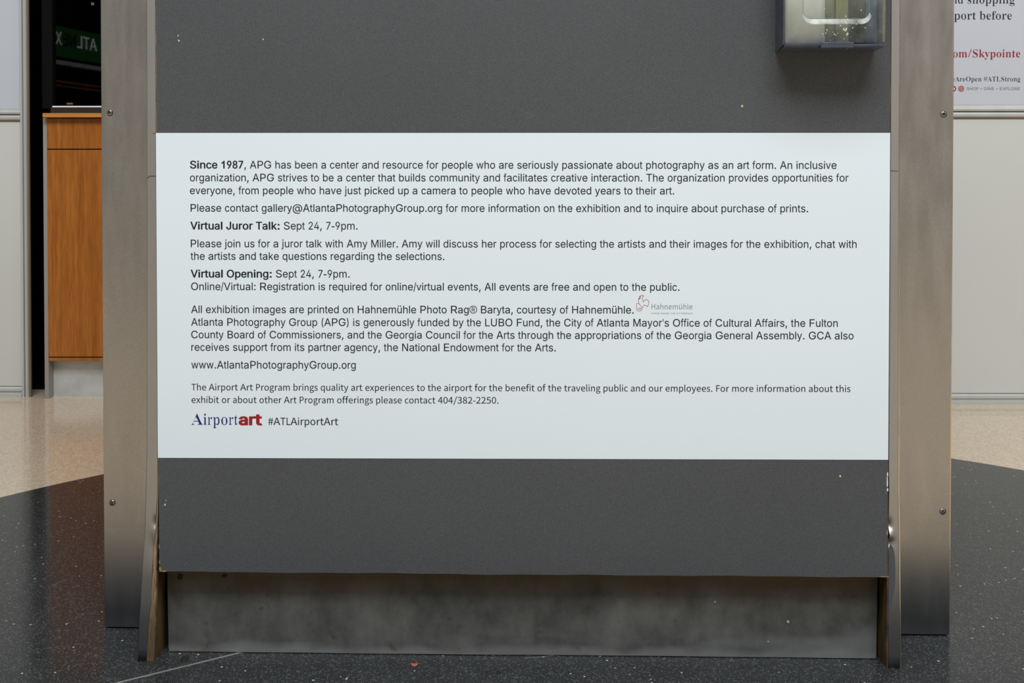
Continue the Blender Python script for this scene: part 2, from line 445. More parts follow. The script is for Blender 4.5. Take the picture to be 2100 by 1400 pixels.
# ------------------------------------------------------------------ letter outlines (advance | x y x y ... per contour, 1/1000 em)
GLYPHS = {
 'sans': {
  '#': '619|340 0 458 716 531 716 413 0|14 198 26 270 563 270 551 198|89 0 207 716 279 716 161 0|57 445 69 518 604 518 593 445',
  "'": '290|110 447 99 716 191 716 181 447',
  '(': '384|125 291 142 456 185 621 248 759 332 759 269 603 227 441 213 291 226 161 265 23 332 -135 248 -135 195 -30 157 77 133 184',
  ')': '384|52 -135 121 25 159 164 172 291 157 441 116 603 52 759 136 759 199 621 243 455 259 291 251 183 227 75 189 -32 136 -135',
  ',': '264|53 -168 95 100 193 100 119 -168',
  '-': '333|32 214 32 303 302 303 302 214',
  '.': '264|134 -6 110 -2 89 12 74 33 70 58 74 83 89 103 110 117 134 122 159 117 180 103 194 83 198 58 194 33 180 12 159 -2',
  '/': '351|331 750 100 -108 20 -108 251 750',
  '1': '556|372 0 284 0 284 560 252 531 203 498 156 472 109 452 109 537 180 576 240 622 288 672 315 719 372 719',
  '2': '638|90 0 90 67 330 322 397 397 437 460 451 523 446 559 433 589 412 614 384 632 315 647 276 643 242 630 215 609 195 582 183 548 179 509 92 509 100 570 121 623 156 666 201 698 256 719 317 726 377 719 431 699 475 668 508 627 529 578 536 524 522 447 473 364 376 253 215 85 215 80 548 80 548 0',
  '4': '638|56 148 56 223 347 716 437 716 153 234 153 229 581 229 581 148|396 0 396 171 396 206 396 447 482 447 482 0',
  '6': '638|319 -10 256 -2 200 21 154 57 119 105 97 162 89 228 95 281 112 336 193 479 355 716 453 716 212 368 205 368 232 405 275 432 331 442 392 435 444 415 488 382 520 338 541 284 547 221 540 158 518 102 482 56 436 20 381 -2|319 68 358 73 392 88 421 112 442 143 456 180 461 221 456 263 442 300 421 331 392 354 358 369 319 373 279 369 245 354 216 331 194 301 180 265 176 223 180 180 194 143 216 112 245 88 279 73',
  '7': '638|136 0 455 631 455 636 87 636 87 716 550 716 550 631 232 0',
  '8': '638|319 -10 250 -3 191 16 142 47 104 87 81 135 73 190 78 234 92 275 113 310 142 339 176 361 215 372 215 376 167 397 130 433 107 481 99 535 106 587 127 633 161 672 205 701 258 719 319 726 378 719 431 701 475 672 509 633 530 587 537 535 529 481 506 433 469 397 423 376 423 372 460 361 494 339 523 310 545 275 559 234 564 190 556 135 533 87 495 47 446 16 386 -3|319 69 363 73 401 85 432 104 455 129 469 160 474 195 469 233 454 265 430 293 398 314 361 327 319 331 276 327 238 314 207 293 183 265 167 233 162 195 167 160 181 129 204 104 235 85 274 73|319 407 386 423 412 441 432 465 445 495 449 529 445 562 433 591 413 615 387 633 319 647 250 633 223 615 204 591 191 562 187 529 191 495 204 465 223 441 250 423',
  '9': '638|318 726 381 718 437 695 483 659 518 611 540 554 547 488 542 435 525 380 444 237 282 0 184 0 424 348 432 348 405 311 361 284 307 274 246 281 193 301 150 334 117 378 96 432 89 495 97 558 119 614 154 660 201 696 256 718|318 648 279 643 245 628 216 604 195 573 181 536 176 495 181 453 195 416 216 385 245 362 279 347 318 343 358 347 392 362 421 385 443 415 456 452 461 493 456 536 443 573 421 604 392 628 358 643',
  ':': '264|134 -6 110 -2 89 12 74 33 70 58 74 83 89 103 110 117 134 122 159 117 180 103 194 83 198 58 194 33 180 12 159 -2|134 381 110 386 89 400 74 420 70 445 74 470 89 491 110 505 134 509 159 505 180 491 194 470 198 445 194 420 180 400 159 386',
  '@': '951|500 -190 400 -183 312 -160 236 -124 172 -74 122 -11 86 65 64 153 57 252 64 349 86 436 123 511 173 574 235 625 309 662 395 684 491 692 584 684 665 660 734 623 791 574 836 515 868 449 888 377 894 303 888 200 865 107 844 69 815 40 776 21 727 15 670 23 620 50 603 71 595 96 592 96 574 67 547 42 509 24 459 18 401 26 353 50 315 87 287 136 271 193 265 257 272 318 291 373 322 418 362 453 410 476 464 483 507 479 542 466 586 430 590 430 590 471 667 471 667 155 670 128 682 105 702 88 729 83 760 89 783 107 800 136 810 179 818 303 813 364 797 423 772 477 736 525 690 566 633 596 566 616 489 622 410 616 341 597 281 566 230 524 190 470 161 406 143 333 137 250 143 167 161 93 191 29 232 -23 284 -65 346 -95 419 -114 503 -120 579 -113 645 -97 689 -83 710 -150 653 -169 578 -184|464 91 505 96 538 110 563 134 580 167 593 260 590 311 579 350 561 378 536 397 466 410 429 405 398 390 373 367 355 336 340 260 353 177 369 142 392 115 424 97',
  'A': '675|23 0 284 716 389 716 652 0 556 0 404 426 372 524 327 673 345 673 300 522 268 426 120 0|155 200 155 280 520 280 520 200',
  'B': '642|85 0 85 716 339 716 407 710 463 691 506 661 536 622 554 577 560 526 556 484 544 451 501 402 443 375 443 369 477 362 511 346 542 320 566 286 583 243 588 192 582 140 563 94 531 55 485 25 424 6 347 0|175 80 345 80 416 88 464 112 491 148 500 192 496 227 482 259 460 286 430 307 393 320 349 325 175 325|175 402 335 402 406 417 434 435 455 459 468 489 473 524 465 568 440 604 398 628 338 636 175 636',
  'C': '718|376 -10 289 2 211 35 147 89 98 162 67 252 57 358 67 463 98 553 147 626 211 681 289 714 376 726 479 710 525 690 566 663 601 629 630 589 652 542 666 490 575 490 548 555 503 603 444 632 376 642 314 633 258 608 212 568 176 512 153 442 146 358 153 274 176 204 212 148 259 107 314 83 376 74 444 84 503 113 548 161 575 226 666 226 652 174 631 128 602 87 566 53 525 26 479 6 429 -6',
  'D': '707|308 0 135 0 135 80 302 80 382 89 447 114 498 154 533 210 555 279 562 359 555 439 534 507 499 562 450 603 387 627 311 636 131 636 131 716 317 716 414 705 496 673 562 621 610 550 640 463 650 359 640 255 610 167 561 96 494 43 409 11|175 716 175 0 85 0 85 716',
  'E': '589|85 0 85 716 524 716 524 636 175 636 175 402 500 402 500 322 175 322 175 80 528 80 528 0',
  'F': '577|85 0 85 716 519 716 519 636 175 636 175 392 487 392 487 311 175 311 175 0',
  'G': '732|378 -10 288 2 210 35 146 90 97 163 67 253 57 358 67 463 97 553 146 626 210 681 286 714 373 726 428 721 479 709 526 688 568 660 603 626 632 586 654 541 667 491 574 491 545 553 501 601 444 631 373 642 313 633 258 609 211 568 176 512 153 442 146 358 153 274 176 204 212 148 259 108 315 83 378 74 435 81 485 100 526 131 558 173 577 225 584 285 611 280 398 280 398 360 673 360 673 282 663 199 635 128 589 70 530 26 459 -1',
  'H': '728|85 0 85 716 175 716 175 407 552 407 552 716 643 716 643 0 552 0 552 326 175 326 175 0',
  'I': '278|93 0 93 716 186 716 186 0',
  'J': '558|260 -10 201 -3 150 15 106 46 73 89 53 141 47 205 47 243 137 243 137 205 146 147 171 105 210 79 260 70 310 79 349 105 374 147 383 205 383 716 473 716 473 205 467 141 447 89 414 46 371 15 319 -3',
  'K': '657|147 205 147 304 196 367 246 427 298 484 512 716 631 716 325 388 321 389|85 0 85 716 175 716 175 470 174 317 175 272 175 0|524 0 264 365 321 435 631 0',
  'L': '553|85 0 85 716 175 716 175 80 508 80 508 0',
  'M': '884|85 0 85 716 213 716 390 263 404 224 421 173 438 118 453 69 432 69 447 116 464 171 481 223 496 263 670 716 799 716 799 0 710 0 710 409 710 460 711 519 712 581 714 643 722 643 700 576 678 511 658 453 642 409 481 0 403 0 240 409 224 452 204 508 182 574 158 643 167 643 169 586 170 523 171 462 172 409 172 0',
  'N': '737|85 0 85 716 192 716 483 257 511 212 545 150 582 77 570 75 564 152 562 221 561 274 561 716 652 716 652 0 544 0 284 408 250 465 208 536 151 636 168 639 172 540 175 462 176 409 176 0',
  'O': '751|376 -10 289 2 212 35 147 89 98 162 67 252 57 358 67 463 98 553 147 626 212 681 289 714 376 726 463 714 540 681 604 626 653 553 684 463 694 358 684 252 653 162 604 89 540 35 463 2|376 74 437 83 492 107 539 147 575 203 598 273 605 358 598 443 575 513 539 569 492 609 437 633 376 642 314 633 259 609 212 568 176 513 153 442 146 358 153 273 176 203 212 147 259 107 314 83',
  'P': '626|85 0 85 716 331 716 407 708 468 686 515 651 549 605 569 550 575 489 569 428 549 374 515 327 468 292 407 269 331 261 154 261 154 341 327 341 378 346 418 360 448 383 469 413 481 449 485 489 481 530 469 565 448 595 418 617 378 631 327 636 175 636 175 0',
  'R': '632|85 0 85 716 332 716 408 709 469 688 516 654 549 610 569 556 576 495 569 435 549 382 516 338 469 306 407 285 332 278 136 278 136 359 329 359 379 363 419 376 449 396 470 423 482 456 486 495 482 535 470 570 449 598 419 619 379 632 328 636 175 636 175 0|497 0 324 322 426 322 602 0',
  'S': '629|315 -12 242 -6 179 13 128 44 90 85 65 135 54 192 147 192 155 154 174 123 201 100 234 83 315 69 361 73 402 85 437 104 464 129 481 160 486 196 482 227 467 252 416 288 345 313 259 337 180 367 121 407 85 459 73 524 81 581 105 630 144 671 194 701 253 719 320 726 386 719 445 700 494 671 531 631 555 585 564 532 475 532 460 580 425 616 376 638 317 645 273 642 235 630 204 612 181 589 167 560 162 529 168 496 184 469 238 434 299 413 372 393 438 371 505 334 555 278 570 240 575 195 567 139 544 89 506 47 455 15 391 -6',
  'T': '631|45 636 45 716 587 716 587 636 361 636 361 0 271 0 271 636',
  'U': '728|364 -12 285 -3 217 22 161 61 119 112 93 174 85 244 85 716 175 716 175 251 181 202 198 159 226 123 263 96 310 78 364 73 419 78 465 96 503 123 530 159 547 202 553 251 553 716 643 716 643 244 635 174 609 112 567 61 512 22 443 -3',
  'V': '675|287 0 23 716 119 716 271 290 303 193 349 43 330 43 376 194 407 290 556 716 652 716 391 0',
  'X': '667|25 0 306 400 306 333 41 716 147 716 250 564 287 508 315 463 343 411 327 411 355 463 383 508 420 564 526 716 628 716 364 336 364 404 642 0 537 0 411 182 378 232 352 275 324 325 344 325 317 277 290 233 256 182 129 0',
  'a': '548|225 -12 177 -7 133 7 96 30 67 63 49 103 43 152 47 194 61 227 82 252 109 272 176 296 251 309 329 319 373 331 384 342 388 358 388 361 375 418 338 453 275 466 210 454 166 423 141 385 58 410 80 453 111 487 147 512 187 528 273 541 336 534 402 507 431 483 454 451 469 408 474 354 474 0 389 0 389 73 383 73 355 35 303 1|240 64 284 69 321 83 350 104 371 131 384 162 388 194 388 267 365 256 326 247 282 241 247 236 189 223 146 196 133 175 129 148 143 102 183 74',
  'b': '597|323 -12 278 -7 243 5 194 44 166 83 158 83 158 0 74 0 74 716 160 716 160 449 166 449 193 487 241 525 277 537 322 541 385 533 440 507 486 467 520 412 542 344 549 266 542 187 521 119 486 64 441 23 386 -3|310 66 356 72 393 92 423 123 444 164 457 212 462 267 458 320 445 368 423 408 394 438 356 458 310 464 264 458 227 439 197 409 176 370 163 322 159 267 163 211 176 162 198 122 228 91 265 72',
  'c': '557|292 -12 224 -3 164 23 116 65 79 120 56 187 48 264 56 342 79 410 116 465 164 506 224 532 292 541 366 531 429 501 478 453 509 390 426 369 409 407 380 437 341 457 292 464 243 457 204 437 174 404 153 364 140 316 136 264 140 213 153 165 174 125 204 93 243 72 292 65 341 73 381 93 410 125 428 165 511 144 480 79 431 30 367 -1',
  'd': '597|275 -12 212 -3 157 23 111 64 77 119 55 187 48 266 55 344 77 412 112 467 157 507 212 533 275 541 321 537 356 525 404 487 431 449 437 449 437 716 523 716 523 0 440 0 440 83 432 83 404 44 355 5 320 -7|288 66 333 72 370 91 400 122 421 162 434 211 439 267 434 322 422 370 400 409 371 439 333 458 288 464 242 458 204 438 174 408 153 368 140 320 136 267 140 212 153 164 174 123 204 92 242 72',
  'e': '568|298 -12 226 -3 165 23 115 64 78 119 56 186 48 263 56 340 78 408 114 464 162 506 221 532 289 541 374 526 414 507 449 480 479 443 503 397 517 340 522 273 522 238 105 238 105 311 476 311 436 284 432 334 419 378 398 414 370 442 333 459 289 465 244 459 206 441 176 414 153 379 140 340 135 297 135 250 140 195 155 149 180 113 213 86 253 70 299 65 357 74 402 102 430 148 514 128 497 89 472 55 438 27 398 6 351 -7',
  'f': '357|321 534 321 460 9 460 9 534|113 0 113 607 119 649 135 684 159 711 190 730 264 746 313 741 342 733 320 659 302 664 274 667 240 662 217 647 204 623 199 589 199 0',
  'g': '598|291 -212 236 -208 188 -197 116 -155 71 -98 143 -57 171 -93 217 -124 291 -137 350 -129 397 -106 428 -66 438 -8 438 96 431 96 403 58 355 22 320 11 274 7 213 14 159 37 113 75 78 127 55 192 48 269 55 346 77 413 112 467 158 507 213 533 276 541 321 537 357 525 406 487 433 449 441 449 441 534 524 534 524 -12 516 -76 493 -126 456 -165 409 -191 353 -207|288 83 333 89 371 106 401 133 422 170 435 217 440 271 435 325 422 371 401 410 371 439 334 458 288 464 242 458 204 438 174 408 153 369 140 323 136 271 140 218 153 173 175 135 205 107 243 89',
  'h': '577|160 319 160 0 74 0 74 716 160 716 160 405 144 405 174 468 214 510 263 533 320 541 371 535 415 519 452 491 480 451 497 401 503 338 503 0 417 0 417 331 409 387 384 428 346 455 296 463 259 459 226 447 199 426 178 398 164 362',
  'i': '222|68 0 68 519 154 519 154 0|68 616 68 716 154 716 154 616',
  'j': '235|74 534 160 534 160 -42 156 -88 143 -127 121 -159 91 -182 52 -196 5 -201 -14 -201 -14 -122 3 -122 35 -117 57 -101 70 -76 74 -41|117 623 94 627 75 640 62 658 58 680 62 702 75 721 94 733 117 737 140 733 160 721 173 702 177 680 173 658 160 640 140 627',
  'k': '536|155 192 155 298 170 298 400 534 507 534 259 281 249 281|74 0 74 716 160 716 160 0|414 0 208 261 269 322 524 0',
  'l': '222|68 0 68 716 154 716 154 0',
  'm': '858|74 0 74 534 158 534 158 416 151 416 166 455 186 487 242 529 309 543 362 535 404 508 435 467 452 415 440 415 453 451 475 483 536 528 615 543 659 538 700 523 734 498 761 462 778 416 784 359 784 0 698 0 698 357 690 407 665 440 630 459 589 465 556 461 527 450 486 408 472 348 472 0 386 0 386 366 378 406 356 438 322 458 281 465 222 451 197 432 177 407 164 375 160 335 160 0',
  'n': '577|160 319 160 0 74 0 74 534 157 534 158 405 144 405 174 468 214 510 263 533 320 541 371 535 415 519 452 491 479 451 497 401 503 338 503 0 417 0 417 331 409 387 384 428 346 455 296 463 259 459 226 447 199 426 178 398 164 362',
  'o': '584|292 -12 224 -3 164 23 116 65 79 120 56 187 48 264 56 342 79 410 116 465 164 506 224 532 292 541 361 532 420 506 469 465 506 410 529 342 536 264 529 187 506 120 469 65 420 23 361 -3|292 65 341 72 380 93 411 125 432 165 445 213 449 264 445 316 432 363 411 404 380 437 341 457 292 464 243 457 204 437 174 404 153 364 140 316 136 264 140 213 153 165 174 125 204 93 243 72',
  'p': '597|74 -201 74 534 158 534 158 449 166 449 193 487 241 525 277 537 322 541 385 533 440 507 486 467 520 412 542 344 549 266 542 187 521 119 486 64 441 23 386 -3 323 -12 278 -7 243 5 194 44 166 83 160 83 160 -201|310 66 356 72 393 92 423 123 444 164 457 212 462 267 458 320 445 368 423 408 394 438 356 458 310 464 264 458 227 439 197 409 176 370 163 322 159 267 163 211 176 162 198 122 228 91 265 72',
  'q': '597|523 -201 437 -201 437 83 431 83 404 44 355 5 320 -7 275 -12 212 -3 157 23 111 64 77 119 55 187 48 266 55 344 77 412 112 467 157 507 212 533 275 541 321 537 356 525 404 487 432 449 440 449 440 534 523 534|288 66 333 72 370 91 400 122 421 162 434 211 439 267 434 322 422 370 400 409 371 439 333 458 288 464 242 458 204 438 174 408 153 368 140 320 136 267 140 212 153 164 174 123 204 92 242 72',
  'r': '365|74 0 74 534 157 534 157 452 162 452 183 488 215 517 255 535 300 542 323 541 343 540 343 454 324 457 291 458 256 455 224 443 197 424 177 399 164 369 160 333 160 0',
  's': '514|256 -12 204 -7 158 5 119 25 87 53 64 89 50 133 132 150 148 112 175 85 211 69 255 64 305 70 344 88 369 114 377 145 372 170 358 191 333 207 298 218 210 239 147 261 102 293 75 334 66 385 72 429 92 467 122 498 162 521 210 536 263 541 314 537 357 524 393 504 421 477 456 408 377 390 363 419 341 444 309 462 264 468 220 463 184 446 161 421 153 390 158 363 174 342 242 314 323 295 386 273 431 241 457 200 466 150 460 105 440 66 408 34 366 9 315 -6',
  't': '320|287 534 287 460 9 460 9 534|91 663 177 663 177 137 181 107 191 86 211 74 240 70 261 72 284 75 300 2 270 -4 237 -6 175 3 130 30 101 73 91 131',
  'u': '577|257 -7 206 -2 162 15 125 43 97 83 80 133 74 196 74 534 160 534 160 203 168 147 193 105 231 79 282 71 318 75 351 87 378 108 399 136 412 172 417 215 417 534 503 534 503 0 420 0 420 129 432 129 402 66 362 24 313 1',
  'v': '548|229 0 25 534 119 534 233 218 263 122 289 29 259 29 285 122 315 218 429 534 523 534 319 0',
  'w': '798|194 0 32 534 123 534 188 301 216 192 247 58 232 58 261 190 290 301 355 534 445 534 509 301 537 191 566 58 551 58 581 190 610 301 676 534 766 534 605 0 518 0 449 242 429 317 409 395 389 475 409 475 389 395 370 316 349 242 280 0',
  'x': '533|29 0 241 307 241 241 40 534 141 534 208 430 252 357 292 290 247 290 285 357 328 430 396 534 495 534 294 237 294 301 504 0 404 0 325 120 281 191 243 256 288 256 251 191 209 120 129 0',
  'y': '548|67 -195 86 -121 100 -123 146 -125 183 -104 212 -50 229 -2 25 534 119 534 233 218 263 122 289 29 259 29 285 122 315 218 430 534 523 534 287 -82 248 -151 196 -191 129 -204 91 -201',
  'z': '535|59 0 59 64 358 450 358 455 67 455 67 534 468 534 468 466 177 85 177 79 477 79 477 0',
  '®': '737|734 358 725 277 698 199 654 130 596 72 527 28 449 1 368 -8 287 1 209 28 140 72 82 130 38 199 11 277 2 358 11 439 38 517 82 586 140 644 209 688 287 715 368 724 449 715 527 688 596 644 654 586 698 517 725 439|680 358 672 427 649 493 612 553 563 602 503 639 437 662 368 670 299 662 233 639 173 602 124 553 87 493 64 427 56 358 64 289 87 223 124 163 173 114 233 77 299 54 368 46 437 54 503 77 563 114 612 163 649 223 672 289|231 158 231 558 369 558 412 555 446 543 472 524 491 499 502 469 506 435 502 401 491 371 472 347 446 329 411 317 369 313 259 313 259 359 367 359 395 361 418 368 435 379 446 394 453 413 455 435 453 457 446 477 435 492 418 504 395 511 367 514 281 514 281 158|462 158 365 338 422 338 520 158',
  'ü': '577|257 -7 206 -2 162 15 125 43 97 83 80 133 74 196 74 534 160 534 160 203 168 147 193 105 231 79 282 71 318 75 351 87 378 108 399 136 412 172 417 215 417 534 503 534 503 0 420 0 420 129 432 129 402 66 362 24 313 1|390 623 368 627 349 640 337 658 333 680 337 702 349 720 368 733 390 737 412 733 430 720 442 702 446 680 442 658 430 640 412 627|187 623 166 627 147 640 134 658 130 680 134 702 147 720 166 733 187 737 209 733 228 720 240 702 244 680 240 658 228 640 209 627',
 },
 'humanist': {
  '#': '479|87 0 138 0 162 197 290 197 266 0 318 0 341 197 431 197 431 252 348 252 366 395 450 395 450 449 372 449 395 626 343 626 321 449 192 449 215 626 164 626 141 449 53 449 53 395 135 395 117 252 34 252 34 197 110 197|168 252 186 395 315 395 297 252',
  '-': '299|40 211 260 211 260 272 40 272',
  '.': '240|120 -11 160 5 177 48 160 92 120 109 79 92 63 48 79 5',
  '/': '338|9 -154 67 -154 325 685 268 685',
  '0': '479|240 -11 344 25 412 135 436 318 412 500 344 608 240 643 135 608 67 500 43 318 67 135 135 25|240 53 177 80 134 167 119 318 134 468 177 554 240 581 303 554 345 468 360 318 345 167 303 80',
  '2': '479|38 0 435 0 435 68 260 68 157 62 287 199 374 330 405 458 383 556 319 620 221 643 117 618 34 551 80 506 140 559 211 579 276 563 315 519 328 454 297 339 201 205 38 47',
  '3': '479|227 -11 330 10 403 72 430 169 412 245 364 299 297 329 297 334 356 366 395 417 409 485 385 571 320 625 224 643 127 622 48 568 91 518 151 562 222 579 279 567 316 532 329 479 312 418 257 375 153 359 153 298 270 283 332 239 350 172 334 109 289 69 222 54 131 76 66 127 25 76 74 33 140 1',
  '4': '479|293 0 367 0 367 174 452 174 452 237 367 237 367 632 280 632 17 226 17 174 293 174|293 237 99 237 243 453 294 546 297 546 293 431',
  '5': '479|226 -11 327 14 403 88 433 205 407 320 338 386 242 407 147 382 164 565 402 565 402 632 95 632 74 337 116 310 167 338 222 347 291 330 336 281 353 203 334 124 286 72 218 54 126 76 63 124 23 72 73 32 139 1',
  '8': '479|241 -11 345 11 414 69 439 152 424 227 385 280 333 318 333 322 389 385 416 475 395 562 336 620 243 641 155 621 93 565 70 481 95 395 155 335 155 332 100 292 57 233 40 157 66 70 137 11|285 343 214 375 162 419 141 481 155 535 190 570 242 583 300 568 336 528 349 471 333 404|242 47 174 63 127 104 110 164 134 246 197 307 280 270 340 224 364 154 349 99 306 61',
  'A': '524|3 0 84 0 145 193 376 193 436 0 521 0 306 632 217 632|165 256 196 354 259 567 262 567 326 354 356 256',
  'F': '476|87 0 166 0 166 284 408 284 408 351 166 351 166 565 451 565 451 632 87 632',
  'H': '628|87 0 166 0 166 298 461 298 461 0 541 0 541 632 461 632 461 367 166 367 166 632 87 632',
  'L': '468|87 0 443 0 443 68 166 68 166 632 87 632',
  'P': '546|87 0 166 0 166 252 271 252 393 273 474 337 504 447 474 556 391 615 267 632 87 632|166 316 166 567 257 567 350 557 406 519 424 447 406 373 352 330 260 316',
  'T': '516|218 0 298 0 298 565 490 565 490 632 27 632 27 565 218 565',
  'a': '485|187 -11 270 9 342 56 345 56 352 0 416 0 416 288 400 390 347 456 254 480 150 460 71 419 101 365 165 399 241 415 301 398 330 354 338 297 175 264 81 207 51 122 69 50 117 4|210 53 167 60 138 84 127 127 146 180 213 219 338 244 338 114 273 68',
  'b': '533|285 -11 386 19 460 105 489 241 467 368 405 451 303 480 225 461 155 415 159 498 159 686 79 686 79 0 142 0 149 48 153 48 218 5|272 55 219 66 159 103 159 350 223 397 283 414 355 392 395 332 407 241 389 141 342 78',
  'c': '440|264 -11 345 5 416 47 381 101 331 68 271 54 195 77 144 139 126 234 145 328 197 391 273 414 323 403 366 373 406 425 349 464 270 480 158 451 76 367 45 234 74 101 152 18',
  'd': '535|239 -11 317 8 381 55 384 55 391 0 455 0 455 686 376 686 376 506 380 426 319 466 248 480 148 450 74 365 46 234 70 101 137 18|256 55 186 77 142 138 127 235 145 329 194 391 262 414 319 403 376 365 376 119 318 71',
  'e': '478|269 -11 354 2 422 36 395 89 340 62 278 52 199 72 145 129 122 216 438 216 441 260 420 377 356 453 254 480 153 450 75 365 45 234 75 102 155 18|122 272 146 351 194 400 256 417 319 401 359 352 372 272',
  'f': '280|28 404 92 404 92 0 171 0 171 404 270 404 270 468 171 468 171 542 187 611 237 635 290 622 307 683 228 698 152 679 107 625 92 543 92 468 28 464',
  'g': '486|237 -216 363 -193 445 -134 474 -53 456 10 401 46 311 58 219 58 154 72 137 109 146 141 167 165 236 148 324 168 385 225 408 311 397 367 370 408 466 408 466 468 303 468 236 480 149 460 86 402 61 313 80 238 122 187 122 184 87 148 71 97 83 50 113 20 113 16 62 -32 44 -91 69 -159 136 -201|236 202 187 215 151 254 137 313 151 372 186 409 236 422 287 409 323 372 336 313 322 254 286 215|248 -161 175 -151 129 -123 113 -79 124 -39 160 0 221 -7 302 -7 354 -13 386 -31 397 -66 378 -112 327 -147',
  'h': '523|79 0 159 0 159 340 222 393 286 411 337 398 366 358 375 286 375 0 454 0 454 297 438 397 391 459 310 480 225 457 155 402 159 498 159 686 79 686',
  'i': '237|79 0 159 0 159 468 79 468|119 565 157 579 172 617 157 654 119 668 81 654 67 617 81 579',
  'l': '245|162 -11 208 -4 197 56 180 54 165 62 159 88 159 686 79 686 79 93 88 37 115 1',
  'm': '798|79 0 159 0 159 340 220 394 276 411 325 398 354 358 363 286 363 0 441 0 441 340 503 394 560 411 609 398 637 358 647 286 647 0 725 0 725 297 710 397 663 459 584 480 503 455 429 391 403 438 361 469 299 480 221 457 153 400 152 400 144 468 79 468',
  'n': '526|79 0 159 0 159 340 222 393 286 411 337 398 366 358 375 286 375 0 454 0 454 297 438 397 391 459 310 480 224 457 153 400 152 400 144 468 79 468',
  'o': '522|261 -11 368 18 447 101 478 234 447 367 368 451 261 480 154 451 75 367 45 234 75 101 154 18|261 54 190 77 143 139 126 234 143 328 190 391 261 414 333 391 380 328 397 234 380 139 333 77',
  'p': '535|79 -197 159 -197 159 -39 156 43 221 3 285 -11 386 19 460 105 489 241 467 368 405 451 303 480 224 460 153 414 152 414 144 468 79 468|272 55 219 66 159 103 159 350 223 397 283 414 355 392 395 332 407 241 389 141 342 78',
  'q': '535|376 -197 455 -197 455 468 392 468 385 424 383 424 321 466 248 480 148 450 74 365 46 234 70 101 137 18 239 -11 316 8 380 54 376 -31|256 55 186 77 142 138 127 235 145 329 194 391 262 414 319 403 376 365 376 119 318 71',
  'r': '335|79 0 159 0 159 301 194 364 235 399 276 410 322 402 336 470 286 480 213 454 153 383 152 383 144 468 79 468',
  's': '404|202 -11 295 8 352 58 372 128 350 198 297 241 229 270 159 301 128 351 150 399 216 419 272 407 322 378 360 427 296 465 215 480 127 462 72 415 53 347 74 282 125 240 190 212 263 178 297 123 286 86 256 60 204 50 129 65 66 106 28 53 106 7',
  't': '325|226 -11 313 6 297 66 244 53 201 63 178 94 172 142 172 404 299 404 299 468 172 468 172 600 106 600 97 468 23 464 23 404 93 404 93 145 106 63 147 8',
  'u': '523|216 -11 301 12 371 73 373 73 379 0 445 0 445 468 366 468 366 136 304 76 240 57 189 70 161 110 152 181 152 468 72 468 72 172 88 71 135 10',
  'v': '449|180 0 272 0 438 468 360 468 272 202 228 64 224 64 181 202 93 468 11 468',
  'x': '429|13 0 96 0 159 110 206 193 210 193 261 110 330 0 416 0 262 236 404 468 322 468 265 366 223 287 219 287 173 366 110 468 25 468 167 244',
  'y': '449|87 -202 167 -180 223 -122 262 -40 438 468 361 468 277 209 239 76 235 76 188 209 93 468 11 468 199 -1 189 -36 149 -108 84 -137 47 -129 32 -192',
  'ü': '523|216 -11 301 12 371 73 373 73 379 0 445 0 445 468 366 468 366 136 304 76 240 57 189 70 161 110 152 181 152 468 72 468 72 172 88 71 135 10|168 566 203 580 216 614 203 648 168 661 134 648 121 614 134 580|354 566 388 580 402 614 388 648 354 661 320 648 306 614 320 580',
 },
 'serif': {
  '/': '363|10 0 269 697 353 697 94 0',
  'A': '635|-13 0 -13 26 13 31 34 44 71 108 300 678 326 677 559 126 598 50 618 32 644 26 644 0 333 0 333 26 377 31 403 44 412 66 396 118 367 192 150 192 114 103 110 85 108 70 116 46 140 31 180 26 186 26 186 0|165 233 352 233 257 464',
  'L': '620|22 0 22 25 65 31 91 46 104 73 108 117 108 551 104 592 90 618 65 632 23 638 23 662 363 662 363 638 303 631 284 621 273 605 265 551 265 120 269 68 290 45 340 40 404 44 457 58 501 81 538 116 568 163 595 225 621 225 584 0',
  'O': '764|379 -16 309 -9 245 11 187 42 137 84 96 135 65 194 46 260 40 331 46 402 65 467 96 526 138 578 189 620 248 651 314 671 386 678 455 671 519 652 577 621 627 579 668 529 699 470 718 403 724 331 718 260 699 194 667 135 626 84 575 42 516 11 450 -9|385 18 458 37 510 96 541 194 552 331 540 467 505 565 471 609 428 636 378 644 305 625 253 566 221 468 211 331 223 196 258 98 293 53 335 26',
  'S': '567|62 -16 62 229 91 229 120 137 162 72 217 34 286 21 336 29 373 52 397 87 405 130 397 170 370 204 327 232 236 277 163 321 112 367 82 420 72 482 79 538 98 585 128 624 167 653 215 672 269 678 333 671 410 651 424 648 435 646 456 654 466 678 493 678 493 464 469 464 451 515 427 559 396 596 361 623 322 641 282 646 238 640 203 620 181 590 174 553 180 518 199 489 274 440 368 396 461 339 490 307 509 273 522 193 515 135 493 84 457 42 408 11 349 -8 279 -15 230 -11 183 1 143 14 123 18 101 10 89 -16',
  'T': '615|134 0 134 25 178 30 207 45 222 73 227 117 227 630 217 630 148 619 95 586 59 533 42 462 16 462 16 662 597 662 597 461 572 461 555 535 518 588 464 619 391 630 383 630 383 117 388 72 402 44 430 30 476 25 476 0',
  'b': '524|62 -17 62 564 53 623 12 639 12 662 201 662 201 405 255 448 321 463 370 456 413 434 448 401 475 356 491 303 497 241 490 171 469 109 436 58 392 19 339 -6 279 -15 215 -1 152 41 77 -17|266 21 309 33 337 71 352 138 356 232 351 310 336 365 309 397 268 407 226 392 210 374 201 352 201 100 208 56 230 29',
